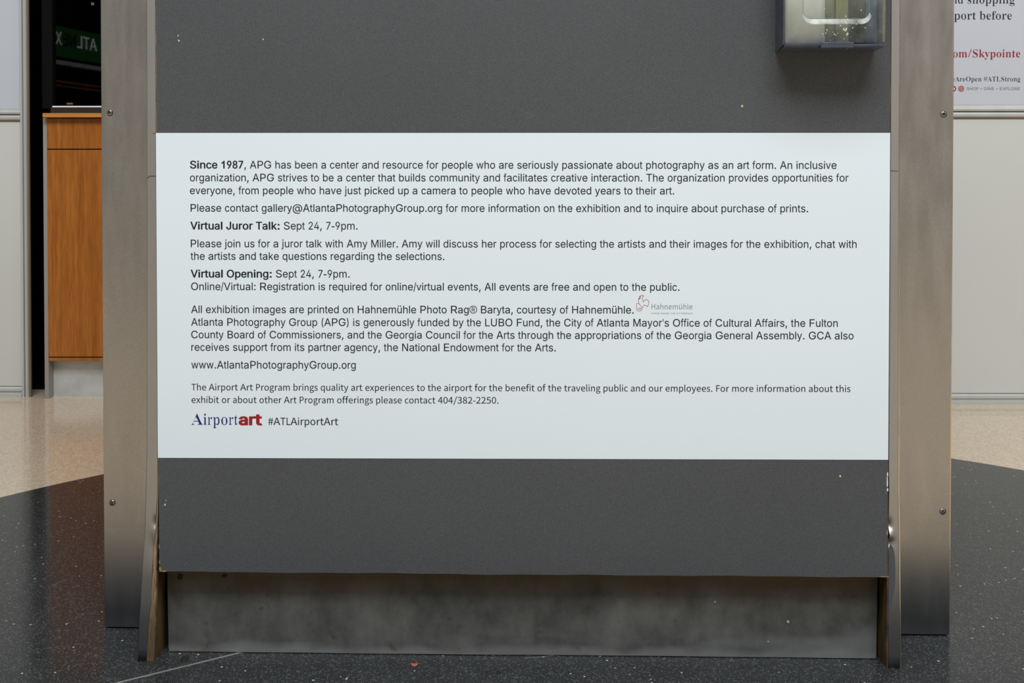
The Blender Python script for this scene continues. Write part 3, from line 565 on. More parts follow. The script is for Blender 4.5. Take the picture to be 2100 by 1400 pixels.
  'd': '538|203 -15 155 -7 113 15 78 50 51 97 34 152 28 214 34 284 52 345 81 395 118 432 163 455 212 463 274 449 324 407 324 583 320 609 309 625 256 639 256 662 464 662 464 109 472 59 487 47 514 40 514 16 427 8 324 -15 324 57 292 17 252 -7|249 41 271 46 293 60 312 82 324 110 324 352 316 374 300 392 253 408 214 397 189 363 176 305 171 223 175 142 188 85 212 52',
  'e': '437|224 -15 170 -7 123 15 84 51 54 100 35 159 28 228 35 293 55 350 86 397 126 433 175 455 228 463 304 449 362 407 399 341 411 252 411 241 170 241 184 141 224 81 290 62 344 77 393 125 414 105 361 39 298 -1|169 279 293 279 293 312 281 403 263 424 234 432 198 416 176 371 169 296',
  'f': '310|21 0 21 23 58 32 72 51 76 106 76 402 23 402 23 451 76 451 76 514 88 582 123 633 179 665 253 676 308 669 349 648 374 617 383 581 379 553 366 533 348 521 326 517 284 531 272 547 269 568 280 611 285 620 287 629 281 641 262 644 237 640 223 625 215 567 215 451 296 451 296 402 215 402 215 95 218 58 229 37 252 27 290 23 290 0',
  'g': '476|212 -204 129 -197 69 -177 33 -145 21 -108 29 -79 56 -55 100 -37 51 -1 34 44 41 78 62 107 97 134 148 160 84 196 45 245 32 309 39 352 58 389 88 420 127 443 175 458 228 463 285 458 339 442 461 442 461 390 390 390 415 345 424 296 418 255 401 220 375 190 340 168 298 154 250 149 228 150 206 151 164 137 151 122 146 103 161 79 205 71 255 71 376 59 414 42 440 19 454 -13 459 -54 452 -97 431 -134 396 -164 318 -194|228 181 258 188 277 212 287 251 290 307 287 362 277 401 258 424 228 432 199 424 180 401 170 362 166 307 170 251 180 212 199 188|233 -169 316 -161 366 -136 383 -96 378 -74 362 -60 298 -50 141 -50 115 -75 106 -105 114 -129 138 -150 177 -164',
  'h': '554|26 0 26 23 65 37 76 81 76 580 66 624 52 635 27 640 27 662 215 662 215 388 255 429 301 454 353 463 424 446 466 394 480 308 480 81 490 38 505 27 528 23 528 0 294 0 294 23 301 23 324 30 337 49 342 81 342 315 333 375 319 390 295 394 252 381 215 342 215 81 224 38 238 27 262 23 262 0',
  'i': '288|146 526 118 532 94 547 78 571 73 600 78 628 94 652 118 668 146 674 175 668 199 652 214 628 220 600 214 571 198 547 175 532|26 0 26 23 66 37 76 81 76 366 68 414 29 427 30 451 216 451 216 81 225 38 262 23 262 0',
  'k': '521|25 0 25 23 66 38 76 81 76 578 68 624 55 634 29 639 30 662 215 662 215 245 330 360 348 383 354 404 342 421 304 427 299 427 299 451 502 451 502 427 448 413 399 378 323 304 503 50 523 30 547 23 547 0 307 0 307 23 315 23 340 29 348 46 337 71 236 214 215 195 215 81 224 38 262 23 262 0',
  'm': '806|26 0 26 23 65 37 76 81 76 368 66 413 52 423 27 428 27 451 213 451 213 385 252 428 296 454 345 463 402 454 443 426 466 380 507 426 554 454 607 463 677 446 718 394 732 308 732 81 742 38 756 27 779 23 779 0 549 0 549 23 572 28 586 38 596 81 596 315 587 375 573 390 549 394 508 382 472 345 472 81 481 38 495 28 517 23 517 0 290 0 290 23 313 28 327 38 337 81 337 315 328 374 314 389 290 394 248 381 213 342 213 81 222 39 235 28 258 23 258 0',
  'n': '554|26 0 26 23 65 37 76 81 76 368 66 413 52 423 27 428 27 451 215 451 215 389 254 430 300 455 353 463 424 446 466 394 480 308 480 81 490 38 505 27 528 23 528 0 294 0 294 23 301 23 324 30 337 49 342 81 342 315 333 375 319 390 295 394 252 381 215 342 215 81 224 38 238 27 262 23 262 0',
  'o': '489|245 -15 184 -7 131 17 88 54 55 102 34 160 27 224 34 289 55 347 88 395 131 432 184 455 244 463 304 455 356 433 400 396 433 349 454 290 461 224 454 157 433 100 400 52 357 16 305 -7|245 17 280 27 304 57 316 118 319 224 315 331 302 393 279 424 245 434 209 424 186 393 174 330 170 225 174 119 186 57 210 27',
  'p': '540|25 -202 25 -180 59 -170 73 -146 76 -93 76 353 67 412 28 429 28 451 208 451 208 382 242 427 284 455 335 464 383 456 426 434 460 398 487 351 503 295 509 232 503 165 486 105 459 55 423 17 380 -7 330 -15 286 -8 247 13 215 47 215 -84 221 -144 243 -171 287 -179 287 -202|284 41 322 52 348 86 362 144 367 225 363 303 351 360 327 393 289 404 248 389 215 342 215 100 243 56',
  'r': '418|26 0 26 23 66 37 76 81 76 366 67 414 29 427 30 451 212 451 212 366 240 408 272 438 306 457 339 463 375 458 400 442 416 418 421 387 417 361 404 341 385 328 360 323 323 335 301 363 274 378 254 371 235 351 221 320 217 279 217 81 220 53 231 37 287 23 287 0',
  's': '419|220 -15 177 -9 126 9 106 13 87 6 74 -13 52 -13 52 153 77 153 96 98 126 57 163 30 204 21 236 26 260 39 274 59 279 85 266 122 227 152 155 188 111 216 79 246 60 281 54 320 64 377 94 423 142 454 205 464 241 459 289 447 300 445 310 443 324 448 335 464 354 464 354 322 332 322 313 369 286 403 253 424 217 431 189 427 169 415 156 398 152 377 167 338 213 308 278 275 321 249 351 220 368 184 374 138 363 75 331 26 282 -4',
  't': '332|180 -14 129 -6 96 15 77 52 70 103 70 405 29 405 29 435 128 537 187 616 210 616 210 451 302 451 302 405 210 405 210 119 217 74 228 62 244 59 275 71 300 108 323 96 287 35 239 -2',
  'y': '436|76 -204 42 -198 15 -182 -4 -155 -10 -122 -6 -98 7 -77 26 -62 52 -58 93 -72 104 -88 108 -110 108 -118 107 -127 112 -139 125 -144 143 -134 166 -107 188 -64 204 -7 53 364 36 400 22 418 -5 427 -7 427 -7 451 235 451 235 427 197 421 186 399 188 388 193 373 269 173 335 351 343 378 346 398 333 421 295 427 295 451 435 451 435 427 417 422 403 408 377 352 235 -35 188 -139 164 -170 139 -190',
 },
}
ARIAL = {' ': 278, '#': 556, "'": 191, '(': 333, ')': 333, ',': 278, '-': 333, '.': 278, '/': 278, ':': 278, '@': 1015,
         '®': 737, 'ü': 556}
ARIAL.update(dict(zip('1246789', [556] * 7)))
ARIAL.update(dict(zip('ABCDEFGHIJKLMNOPRSTUVXY', (667, 667, 722, 722, 667, 611, 778, 722, 278, 500, 667, 556, 833, 722, 778,
                                                  667, 722, 667, 611, 722, 667, 667, 667))))
ARIAL.update(dict(zip('abcdefghijklmnopqrstuvwxyz', (556, 556, 500, 556, 556, 278, 556, 556, 222, 222, 500, 222, 833, 556, 556,
                                                     556, 556, 333, 500, 278, 556, 500, 722, 500, 500, 500))))
ARIAL_BOLD = {' ': 278, ':': 333, '1': 556, '9': 556, '8': 556, '7': 556, 'S': 667, 'i': 278, 'n': 611, 'c': 556, 'e': 556,
              'V': 667, 'r': 389, 't': 333, 'u': 611, 'a': 556, 'l': 278, 'J': 556, 'o': 611, 'T': 611, 'k': 556, 'O': 778,
              'p': 611, 'g': 611}
CALIBRI = {k: v / 2.048 for k, v in dict(zip('abcdefghijklmnopqrstuvwxyz', (
    981, 1076, 866, 1076, 1019, 625, 964, 1076, 470, 490, 931, 470, 1636, 1076, 1080, 1076, 1076, 714, 801, 686, 1076, 925,
    1464, 887, 927, 809))).items()}
CALIBRI.update({k: v / 2.048 for k, v in {' ': 463, '.': 517, '/': 791, '-': 627, '#': 1020, 'A': 1185, 'F': 941, 'L': 861,
                                          'P': 1058, 'T': 998, 'H': 1276, 'ü': 1076}.items()})
CALIBRI.update({k: 1038 / 2.048 for k in '0123456789'})
TIMES = {' ': 250, '/': 278, 'A': 722, 'i': 278, 'r': 333, 'p': 500, 'o': 500, 't': 278}
# style: outline family, advance table, horizontal and vertical thickening
STYLE = {
    'sans': ('sans', ARIAL, .006, .005), 'bold': ('sans', ARIAL_BOLD, .027, .015),
    'black': ('sans', {'a': 667, 'r': 460, 't': 444}, .062, .036),
    'humanist': ('humanist', CALIBRI, .005, .004), 'thin': ('humanist', CALIBRI, -.008, -.006),
    'times': ('serif', TIMES, -.022, .001), 'didone': ('serif', {' ': 250, '#': 560}, -.015, .001),
    'didone_bold': ('serif', {' ': 250}, -.008, .002),
}
_cache = {}


def outline(style, ch):
    fam, adv, dx, dy = STYLE[style]
    if ch == '•':
        return 500, [[(250 + 110 * math.cos(a * math.pi / 8), 350 + 110 * math.sin(a * math.pi / 8)) for a in range(16)]]
    src = GLYPHS[fam].get(ch)
    if src is None:
        src = GLYPHS['sans'][ch]
    bits = src.split('|')
    a = float(bits[0])
    cs = []
    for b in bits[1:]:
        v = [int(t) for t in b.split()]
        p = list(zip(v[::2], v[1::2]))
        q = [p[i] for i in range(len(p)) if p[i] != p[i - 1]]
        if len(q) > 2: cs.append(q)
    A = adv.get(ch, a)
    k = A / a
    cs = [[(x * k, y) for x, y in c] for c in cs]

    def ar(c):
        return sum(c[i - 1][0] * c[i][1] - c[i][0] * c[i - 1][1] for i in range(len(c))) / 2
    s = 1 if ar(max(cs, key=lambda c: abs(ar(c)))) > 0 else -1
    out = []
    for c in cs:
        n = len(c)
        r = []
        for i in range(n):
            p0, p1, p2 = Vector(c[i - 1]), Vector(c[i]), Vector(c[(i + 1) % n])
            d1, d2 = (p1 - p0).normalized(), (p2 - p1).normalized()
            n1, n2 = Vector((d1.y, -d1.x)) * s, Vector((d2.y, -d2.x)) * s
            m = n1 + n2
            if m.length < .3: m = n1
            m.normalize()
            f = 1 / max(.55, m.dot(n1))
            r.append((p1.x + m.x * f * dx * 1000, p1.y + m.y * f * dy * 1000))
        out.append(r)
    return A, out


def glyph(style, ch):
    """triangles of one letter, filled by the non-zero rule"""
    if (style, ch) in _cache: return _cache[(style, ch)]
    A, cs = outline(style, ch)
    V, E = [], []
    for c in cs:
        b = len(V)
        V += [Vector(p) for p in c]
        E += [(b + i, b + (i + 1) % len(c)) for i in range(len(c))]
    vs, _, fs, *_r = delaunay_2d_cdt(V, E, [], 0, 1e-4)
    keep = []
    for f in fs:
        cx = sum(vs[i].x for i in f) / len(f)
        cy = sum(vs[i].y for i in f) / len(f)
        w = 0
        for c in cs:
            for i in range(len(c)):
                (x0, y0), (x1, y1) = c[i - 1], c[i]
                if (y0 <= cy) != (y1 <= cy):
                    t = (cy - y0) / (y1 - y0)
                    if x0 + t * (x1 - x0) > cx: w += 1 if y1 > y0 else -1
        if w: keep.append(tuple(f))
    used = sorted({i for f in keep for i in f})
    mp = {j: i for i, j in enumerate(used)}
    _cache[(style, ch)] = (A, [(vs[i].x, vs[i].y) for i in used], [tuple(mp[i] for i in f) for f in keep])
    return _cache[(style, ch)]


def layout(runs, track=0):
    """runs: [(style, text)] -> verts, faces in em/1000 units, ink left and ink right"""
    V, F, x = [], [], 0
    for st, tx in runs:
        for ch in tx:
            if ch == ' ':
                x += STYLE[st][1][' '] + track
                continue
            A, v, f = glyph(st, ch)
            b = len(V)
            V += [(px + x, py) for px, py in v]
            F += [tuple(i + b for i in t) for t in f]
            x += A + track
    return V, F, min(v[0] for v in V), max(v[0] for v in V)


def lettering(name, runs, p0, p1, y, m, parent, em=None, track=0, **kw):
    """one printed line from ink-left p0=(x,z) to ink-right p1=(x,z) on the plane y, facing -y"""
    V, F, a, b = layout(runs, track)
    k = (p1[0] - p0[0]) / (b - a)
    kv = em / 1000 if em else k
    slope = (p1[1] - p0[1]) / (p1[0] - p0[0])
    bm = bmesh.new()
    vs = [bm.verts.new((p0[0] + (vx - a) * k, y, p0[1] + (vx - a) * k * slope + vy * kv)) for vx, vy in V]
    for f in F:
        try: bm.faces.new([vs[i] for i in f])
        except ValueError: pass
    o = link(name, bm, m, parent, **kw)
    print('LETTERING %-40s em %.5f m' % (''.join(t for _, t in runs)[:40], k * 1000))
    return o


def stroke(bm, pts, w, y, closed=False):
    """a drawn line of width w through (x,z) points on the plane y"""
    n = len(pts)
    for i in range(n if closed else n - 1):
        a, b = Vector(pts[i]), Vector(pts[(i + 1) % n])
        d = b - a
        if d.length < 1e-9: continue
        d.normalize()
        nn = Vector((-d.y, d.x)) * w / 2
        e = d * w * .35
        q = [a - e + nn, a - e - nn, b + e - nn, b + e + nn]
        bm.faces.new([bm.verts.new((p.x, y, p.y)) for p in q])


def spline(pts, k=5, closed=False):
    out, n = [], len(pts)
    rng = range(n if closed else n - 1)
    for i in rng:
        p = [Vector(pts[j % n] if closed else pts[min(max(j, 0), n - 1)]) for j in (i - 1, i, i + 1, i + 2)]
        for j in range(k):
            t = j / k
            q = .5 * ((2 * p[1]) + (p[2] - p[0]) * t + (2 * p[0] - 5 * p[1] + 4 * p[2] - p[3]) * t * t +
                      (3 * p[1] - p[0] - 3 * p[2] + p[3]) * t ** 3)
            out.append((q.x, q.y))
    if not closed: out.append(tuple(pts[-1]))
    return out

# ------------------------------------------------------------------ the setting
FX, FY0, FY1 = 6.0, -4.5, 6.2
DC, DR = (0.172, 1.585), 1.790                       # the round inlay of black terrazzo
N = 160
CUT = 1.38                                           # straight front edge of the inlay, beige again in front of it


def inlay_point(i):
    a = 2 * math.pi * i / N
    r_ = DR if math.sin(a) >= 0 else min(DR, (DC[1] - CUT) / -math.sin(a))
    return (DC[0] + r_ * math.cos(a), DC[1] + r_ * math.sin(a))


bm = bmesh.new()
ring = [bm.verts.new((*inlay_point(i), 0)) for i in range(N)]
outer = []
for i in range(N):
    a = 2 * math.pi * i / N
    dx, dy = math.cos(a), math.sin(a)
    tx = ((FX if dx > 0 else -FX) - DC[0]) / dx if abs(dx) > 1e-6 else 1e9
    ty = ((FY1 if dy > 0 else FY0) - DC[1]) / dy if abs(dy) > 1e-6 else 1e9
    t = min(tx, ty)
    outer.append(bm.verts.new((DC[0] + dx * t, DC[1] + dy * t, 0)))
for i in range(N):
    j = (i + 1) % N
    bm.faces.new((ring[i], outer[i], outer[j], ring[j]))
floor = link('floor', bm, beige, kind='structure')
bm = bmesh.new()
prism(bm, [inlay_point(i) for i in range(N)], 'z', -.02, .0)
link('round_inlay', bm, black, floor, label='round inlay of black speckled terrazzo')
# metal divider strip across the black inlay
a, b = Vector((-.96, 1.388)), Vector((0.9, 2.589))
d = (b - a).normalized()
nn = Vector((-d.y, d.x)) * .0022
bm = prism(bmesh.new(), [tuple(a - nn), tuple(b - nn), tuple(b + nn), tuple(a + nn)], 'z', -.01, .0004)
link('divider_strip', bm, zinc, floor, label='thin pale metal divider strip in the black terrazzo')


for p_, q_, w_ in (((.0210, 1.6910), (.0860, 1.7050), .0009), ((-.9080, 2.0050), (-.8930, 2.0420), .0010), ((.9415, 2.0250), (.9500, 2.0090), .0016)):
    a_, c_ = Vector(p_), Vector(q_)
    n_ = (c_ - a_).normalized()
    n_ = Vector((-n_.y, n_.x)) * w_ / 2
    link('floor_scratch', prism(bmesh.new(), [tuple(a_ - n_), tuple(c_ - n_), tuple(c_ + n_), tuple(a_ + n_)], 'z', .0001, .0004), zinc, floor,
         label='short pale scratch in the black terrazzo')


def partition(name, x0, x1, y, poster_material, posts):
    """office-type partition: framed lower and upper panels, rails and base track"""
    w = boxo(name, groove, (x0, x1, y + .010, y + .06, .0, 3.3), kind='structure')
    xs = [x0] + posts + [x1]
    for a_, b_ in zip(xs, xs[1:]):
        boxo('lower_panel', wall_paint, (a_ + .001, b_ - .001, y, y + .012, .040, 1.054), w, .001)
        boxo('upper_panel', poster_material, (a_ + .001, b_ - .001, y, y + .012, 1.096, 3.26), w, .001)
    for nm, z0, flip in (('middle_rail', 1.054, False), ('base_track', .0, True)):
        h = .046 if nm == 'middle_rail' else .038
        if nm == 'middle_rail':
            prof = [(y + .012, z0), (y - .002, z0), (y - .004, z0 + .002), (y - .010, z0 + .005), (y - .012, z0 + .012),
                    (y - .010, z0 + .018), (y - .003, z0 + .020), (y - .003, z0 + .023), (y - .010, z0 + .025),
                    (y - .012, z0 + .031), (y - .008, z0 + .036), (y - .002, z0 + .038), (y - .001, z0 + h), (y + .012, z0 + h)]
        else:
            prof = [(y + .012, z0), (y - .014, z0), (y - .014, z0 + .012), (y - .006, z0 + .015), (y - .006, z0 + .021),
                    (y - .012, z0 + .024), (y - .012, z0 + .032), (y - .006, z0 + .035), (y - .001, z0 + h), (y + .012, z0 + h)]
        link(nm, prism(bmesh.new(), prof, 'x', x0, x1), alu, w)
        boxo('gasket', groove if nm == 'base_track' else groove,
             (x0, x1, y - .0045, y + .002, z0 + (.0195 if nm == 'middle_rail' else .0145), z0 + (.0235 if nm == 'middle_rail' else .0215)), w)
        if nm == 'middle_rail':
            boxo('shadow_line', seal_and_shadow, (x0, x1, y - .0025, y + .002, z0 - .004, z0 + .003), w)  # brown strip painted as the shadow line under the rail
    return w


YL, YR = 3.905, 3.765
wl = partition('wall_left', -6.0, -1.8685, YL, poster_paper, [-3.1])
boxo('joint_post', alu, (-3.115, -3.085, YL - .010, YL + .01, 0, 3.3), wl, .002)
# vertical end trim, an extrusion with two shallow channels
prof = [(-1.867, YL - .002), (-1.867, YL - .013), (-1.8655, YL - .016), (-1.859, YL - .016), (-1.8575, YL - .008), (-1.8545, YL - .008),
        (-1.853, YL - .016), (-1.843, YL - .020), (-1.841, YL - .016), (-1.841, YL - .002)]
t1 = link('trim_1', prism(bmesh.new(), prof, 'z', 0, 3.3), alu, kind='structure')
boxo('gasket', groove, (-1.8575, -1.8545, YL - .0095, YL - .007, 0, 3.3), t1)
boxo('edge_seal', seal_and_shadow, (-1.8408, -1.8350, YL - .010, YL - .001, 0, 3.3), t1)

wr = partition('wall_right', 0.62, 6.0, YR, wall_paint, [3.05])
boxo('joint_post', alu, (3.035, 3.065, YR - .010, YR + .01, 0, 3.3), wr, .002)
boxo('end_jamb', alu, (.585, .62, YR - .012, YR + .06, 0, 3.3), wr, .002)

# dark unlit shop behind the opening
boxo('wall_back', dark_wall, (-2.6, 1.6, 6.0, 6.1, 0, 3.3), kind='structure')
boxo('wall_shop_left', dark_wall, (-2.6, -2.5, YL + .06, 6.0, 0, 3.3), kind='structure')
boxo('wall_shop_right', dark_wall, (1.5, 1.6, YR + .06, 6.0, 0, 3.3), kind='structure')
boxo('ceiling', dark_wall, (-2.6, 1.6, YL - .02, 6.1, 3.3, 3.4), kind='structure')
bm = box(bmesh.new(), -2.5, 1.5, 4.05, 6.0, .0005, .006)
link('shop_carpet', bm, dark_wall, floor, label='black carpet inside the unlit shop')
boxo('trim_2', dark_wall, (-1.819, .585, YL + .0, YL + .06, 2.7, 3.3), kind='structure')

# ------------------------------------------------------------------ wooden counter in the shop opening
ct = empty('service_counter', (-1.752, 3.895, 0), label='orange oak service counter with pale metal kick plate beside the white partition',
           cat='counter')
X0, X1 = -.021, 2.20
boxo('carcass', groove_dark, (X0 + .0186, X1, -.012, .46, .1430, 1.0612), ct)
boxo('side_panel', grey_side, (X0 + .0035, X0 + .0185, -.028, .46, .0, 1.0612), ct, .001, label='grey laminate side panel')
boxo('countertop', oak_top, (X0 + .0145, X1, -.055, .48, 1.0616, 1.0772), ct, .0015)
boxo('upstand', groove_dark, (X0 + .020, X1, .0, .16, 1.0774, 1.1035), ct, .001, label='dark brown upstand below the glass')
for a_, b_ in ((X0 + .0195, .72), (.7235, 1.44), (1.4435, X1)):
    boxo('drawer_front', oak, (a_, b_, -.030, -.012, .945, 1.059), ct, .0008)
    boxo('door', oak, (a_, b_, -.030, -.012, .159, .941), ct, .0008)
boxo('plinth_rail', oak, (X0 + .0195, X1, -.030, -.012, .1428, .155), ct, .0008)
boxo('kick_plate', kick_steel, (X0 + .019, X1, .012, .022, .0, .1426), ct, label='pale scuffed metal kick plate')

gs = empty('glass_screen', (-1.74, 3.96, 1.104), label='dark glass screen in a silver channel above the oak counter', cat='screen')
boxo('glass_pane', glass, (-.02, 2.20, .0, .006, .0098, 2.0), gs)
boxo('channel', silver, (-.030, 2.20, -.012, .014, .0, .0095), gs, .0008, label='bright silver channel')
boxo('end_mullion', dark_wall, (-.072, -.032, -.005, .03, .0, 2.1), gs, .001, label='black end mullion')

for (x, y, z0, lab) in ((-1.985, 4.86, 1.675, 'small round warm lamp high behind the glass, standing in for a reflection'),
                        (-2.105, 4.88, 1.205, 'small flat warm lamp low behind the glass, standing in for a reflection')):
    lp = empty('glass_glint', (x, y, z0), label=lab, cat='glint')  # glowing piece added in place of a warm reflection in the glass
    w_ = .006 if z0 > 1.5 else .014
    h_ = .006 if z0 > 1.5 else .004
    boxo('glint_backing', dark_wall, (-w_ * 1.4, w_ * 1.4, .004, .03, -h_ * 1.6, h_ * 1.6), lp)
    boxo('glint_face', glint_glow, (-w_, w_, -.002, .005, -h_, h_), lp, .001)
    boxo('glint_stem', dark_wall, (-.004, .004, .01, .018, h_ * 1.6, 3.3 - z0), lp)

# ------------------------------------------------------------------ shop fascia across the concourse, seen mirrored in the glass
fa = empty('shop_fascia', (-4.436, -2.10 + .02, 0), math.atan2(-.63, .226) + math.pi,
           label='green lit shop fascia with white and black letters, mirrored in the dark glass', cat='sign')
# local +x runs towards the camera side, local -y faces the concourse
boxo('fascia_board', sign_green, (-1.1, .9, .0, .06, 2.125, 2.42), fa)
boxo('light_strip', alu, (-1.1, .9, -.03, .06, 2.045, 2.085), fa, .002)
boxo('shop_front', dark_wall, (-1.1, .9, .0605, .12, .0, 2.125), fa)
boxo('reflection_darkener', dark_wall, (-1.1, .9, .0, .12, 2.4205, 5.2), fa)  # dark board added to keep the glass reflection above the fascia black
boxo('copper_rail', copper, (-1.1, .9, -.02, .0, 1.872, 1.888), fa, .004)
boxo('copper_rail', copper, (-1.1, .9, -.02, .0, 1.832, 1.844), fa, .004)
for i in range(4):
    boxo('rail_post', copper, (-1.0 + i * .6, -.985 + i * .6, .0, .061, 1.82, 1.90), fa)
ARIAL_BOLD.update({'A': 722, 'L': 611, 'N': 722, 'E': 667, 'X': 667})
lettering('letters', [('bold', 'ATL')], (-.545, 2.243), (-.262, 2.243), -.004, sign_white, fa, em=.168, label='white letters')
lettering('letters', [('bold', 'NE')], (-.252, 2.243), (-.075, 2.243), -.004, sign_black, fa, em=.168, label='black letters')
lettering('letters', [('bold', 'X')], (-.066, 2.243), (.02, 2.243), -.004, sign_white, fa, em=.168, label='white letter')

# ------------------------------------------------------------------ display kiosk
KO, KR = (0.0052, 1.66842, 0), R(-1.217)
kiosk = empty('display_kiosk', KO, KR,
              label='large freestanding display kiosk with charcoal panel between dull steel posts on black terrazzo', cat='kiosk')
TOP = 2.30
boxo('core', groove_dark, (-.70, .725, .130, .50, .012, TOP - .02), kiosk, label='dark inner core')


def cladding(x0, x1, edge_x):
    o = boxo('post_cladding', steel, (x0, x1, .125, .505, .0025, TOP), kiosk, .0008, label='upright stainless steel cladding sheet with screws')
    return o


cladding(-.7325, -.6000, None)
cladding(.6150, .7560, None)
boxo('edge_highlight', steel_highlight, (.7560, .7580, .1262, .50, .004, TOP), kiosk, .0004, label='bent edge of the right cladding, painted as a warm highlight')
boxo('rear_panel', laminate, (-.60, .615, .40, .505, .05, TOP), kiosk)
boxo('top_cap', steel, (-.7325, .758, .0, .51, TOP + .0005, TOP + .02), kiosk, .002)

zs = [0, .02, .04, .06, .08, .10, .12, .14, .16, .18] + [.19 + .003 * i for i in range(43)] + [.33, .36, .42, .55, .75, .95, 1.2, 1.6, 2.0, TOP]
Lk = [(0, -.6240, -.6095), (.058, -.6215, -.6062), (.105, -.6185, -.6010), (.17, -.6142, -.5978), (.235, -.6102, -.5922),
      (.29, -.6086, -.5892), (.36, -.6068, -.5885), (.9, -.6035, -.5890), (TOP, -.6010, -.5890)]


def gauss(x, z, cx, cz, sx, sz):
    return math.exp(-((x - cx) / sx) ** 2 - ((z - cz) / sz) ** 2)


def dent_left(x, z):
    return (.0085 * gauss(x, z, -.590, .231, .007, .010) - .0025 * gauss(x, z, -.592, .212, .007, .014)
            + .0030 * gauss(x, z, -.594, .185, .007, .010) + .0012 * math.sin(z * 70) * math.exp(-((z - .17) / .09) ** 2))


def dent_right(x, z):
    return (.0085 * gauss(x, z, .604, .236, .008, .009) - .0060 * gauss(x, z, .605, .219, .009, .008)
            + .0060 * gauss(x, z, .606, .205, .009, .006) - .0020 * gauss(x, z, .608, .29, .010, .030))


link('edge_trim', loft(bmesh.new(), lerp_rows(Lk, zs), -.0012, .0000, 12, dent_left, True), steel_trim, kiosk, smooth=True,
     label='bent and dented steel edge trim, kicked outward at the bottom')
# outer side of the trim wraps back to the post
bm = bmesh.new()
rows = lerp_rows(Lk, zs)
loft(bm, [(z_, a_ - .0004, a_ + .0010) for z_, a_, b_ in rows], .0002, .1245)
link('side_trim', bm, steel, kiosk)
Pk = [(0, -.6130, -.5980), (.058, -.6085, -.5950), (.17, -.6020, -.5925), (.235, -.6005, -.5900), (.30, -.5995, -.5880), (TOP, -.5990, -.5880)]
tr = lerp_rows(Lk, zs)
rows = [(z_, max(a_, b2[1] + .002), b_) for (z_, a_, b_), b2 in zip(lerp_rows(Pk, zs), tr)]
sb = link('side_board', loft(bmesh.new(), rows, .0075, .1245), board_face, kiosk, label='warped plywood side board with stained inner face')
rough_rows = [(z_, t_[2] + .0001, b_ + .0003 + .0004 * math.sin(z_ * 90) * (z_ < .2)) for (z_, a_, b_), t_ in zip(rows, tr)]
link('raw_edge', loft(bmesh.new(), rough_rows, -.0002, .0074), plywood, sb, label='raw pale plywood edge')

Rk = [(0, .6072, .6262), (.2, .6066, .6235), (.30, .6062, .6215), (.9, .6062, .6190), (TOP, .6058, .6175)]
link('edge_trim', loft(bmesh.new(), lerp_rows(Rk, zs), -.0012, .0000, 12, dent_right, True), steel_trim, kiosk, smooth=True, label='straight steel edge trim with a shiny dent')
rows = lerp_rows(Rk, zs)
link('side_trim', loft(bmesh.new(), [(z_, b_ - .0010, b_ + .0002) for z_, a_, b_ in rows], .0002, .1245), steel, kiosk)
link('edge_highlight', loft(bmesh.new(), [(z_, b_ + .0002, b_ + .0018) for z_, a_, b_ in rows], -.0010, .0030), steel_highlight, kiosk,
     label='edge of the right trim, painted as a warm highlight')
rows2 = [(z_, .6050 - .0004 * math.sin(z_ * 60) * (z_ < .3), b_ - .0012) for z_, a_, b_ in rows]
sb = link('side_board', loft(bmesh.new(), rows2, .0075, .1245), board_face, kiosk, label='plywood side board with stained inner face')
rust = M('rust_stained_edge', rgb=(132, 88, 48), rough=.8)
rust.base(rust.ramp(rust.noise(40, 4, (1, 1, .5)), [(.35, s2l((64, 42, 24))), (.6, s2l((112, 78, 44))), (.72, s2l((176, 140, 92)))]))
link('raw_edge', loft(bmesh.new(), [(z_, .6046, a_ - .0001) for z_, a_, b_ in rows], -.0002, .0074), rust, sb, label='rust-stained raw edge')
# peeled dark paint on the right trim
pz = [(.072, .6066, .6075), (.085, .6066, .6090), (.10, .6066, .6110), (.115, .6066, .6130), (.125, .6066, .6155), (.14, .6068, .6172),
      (.16, .6068, .6178), (.175, .6070, .6172), (.19, .6072, .6158), (.198, .6076, .6135), (.203, .6085, .6110)]
link('paint_patch', loft(bmesh.new(), pz, -.00165, -.0011), laminate, kiosk, label='peeled dark grey paint patch on the right trim')

# front panel: laminated board, bottom edge slightly wavy
PX0, PX1, PZ0 = -.5862, .6040, .1505
pts = []
n = 60
for i in range(n + 1):
    x = PX0 + (PX1 - PX0) * i / n
    e = .0004 * math.sin(x * 21) + .0003 * math.sin(x * 57 + 1) + (-.0010 if -.08 < x < .1 else 0) * .5
    pts.append((x, PZ0 + e))
pts += [(PX1, TOP), (PX0, TOP)]
pan = link('front_panel', prism(bmesh.new(), pts, 'y', -.004, .014), laminate, kiosk, label='charcoal laminated front panel')
# chipped corner and small chips that show the board under the laminate
random.seed(3)


def blob(bm, cx, cz, rx, rz, y, n=9, th=.0004, jag=.35):
    p = []
    for i in range(n):
        a_ = 2 * math.pi * i / n
        k = 1 + random.uniform(-jag, jag)
        p.append((cx + rx * k * math.cos(a_), cz + rz * k * math.sin(a_)))
    return prism(bm, p, 'y', y, y + th)


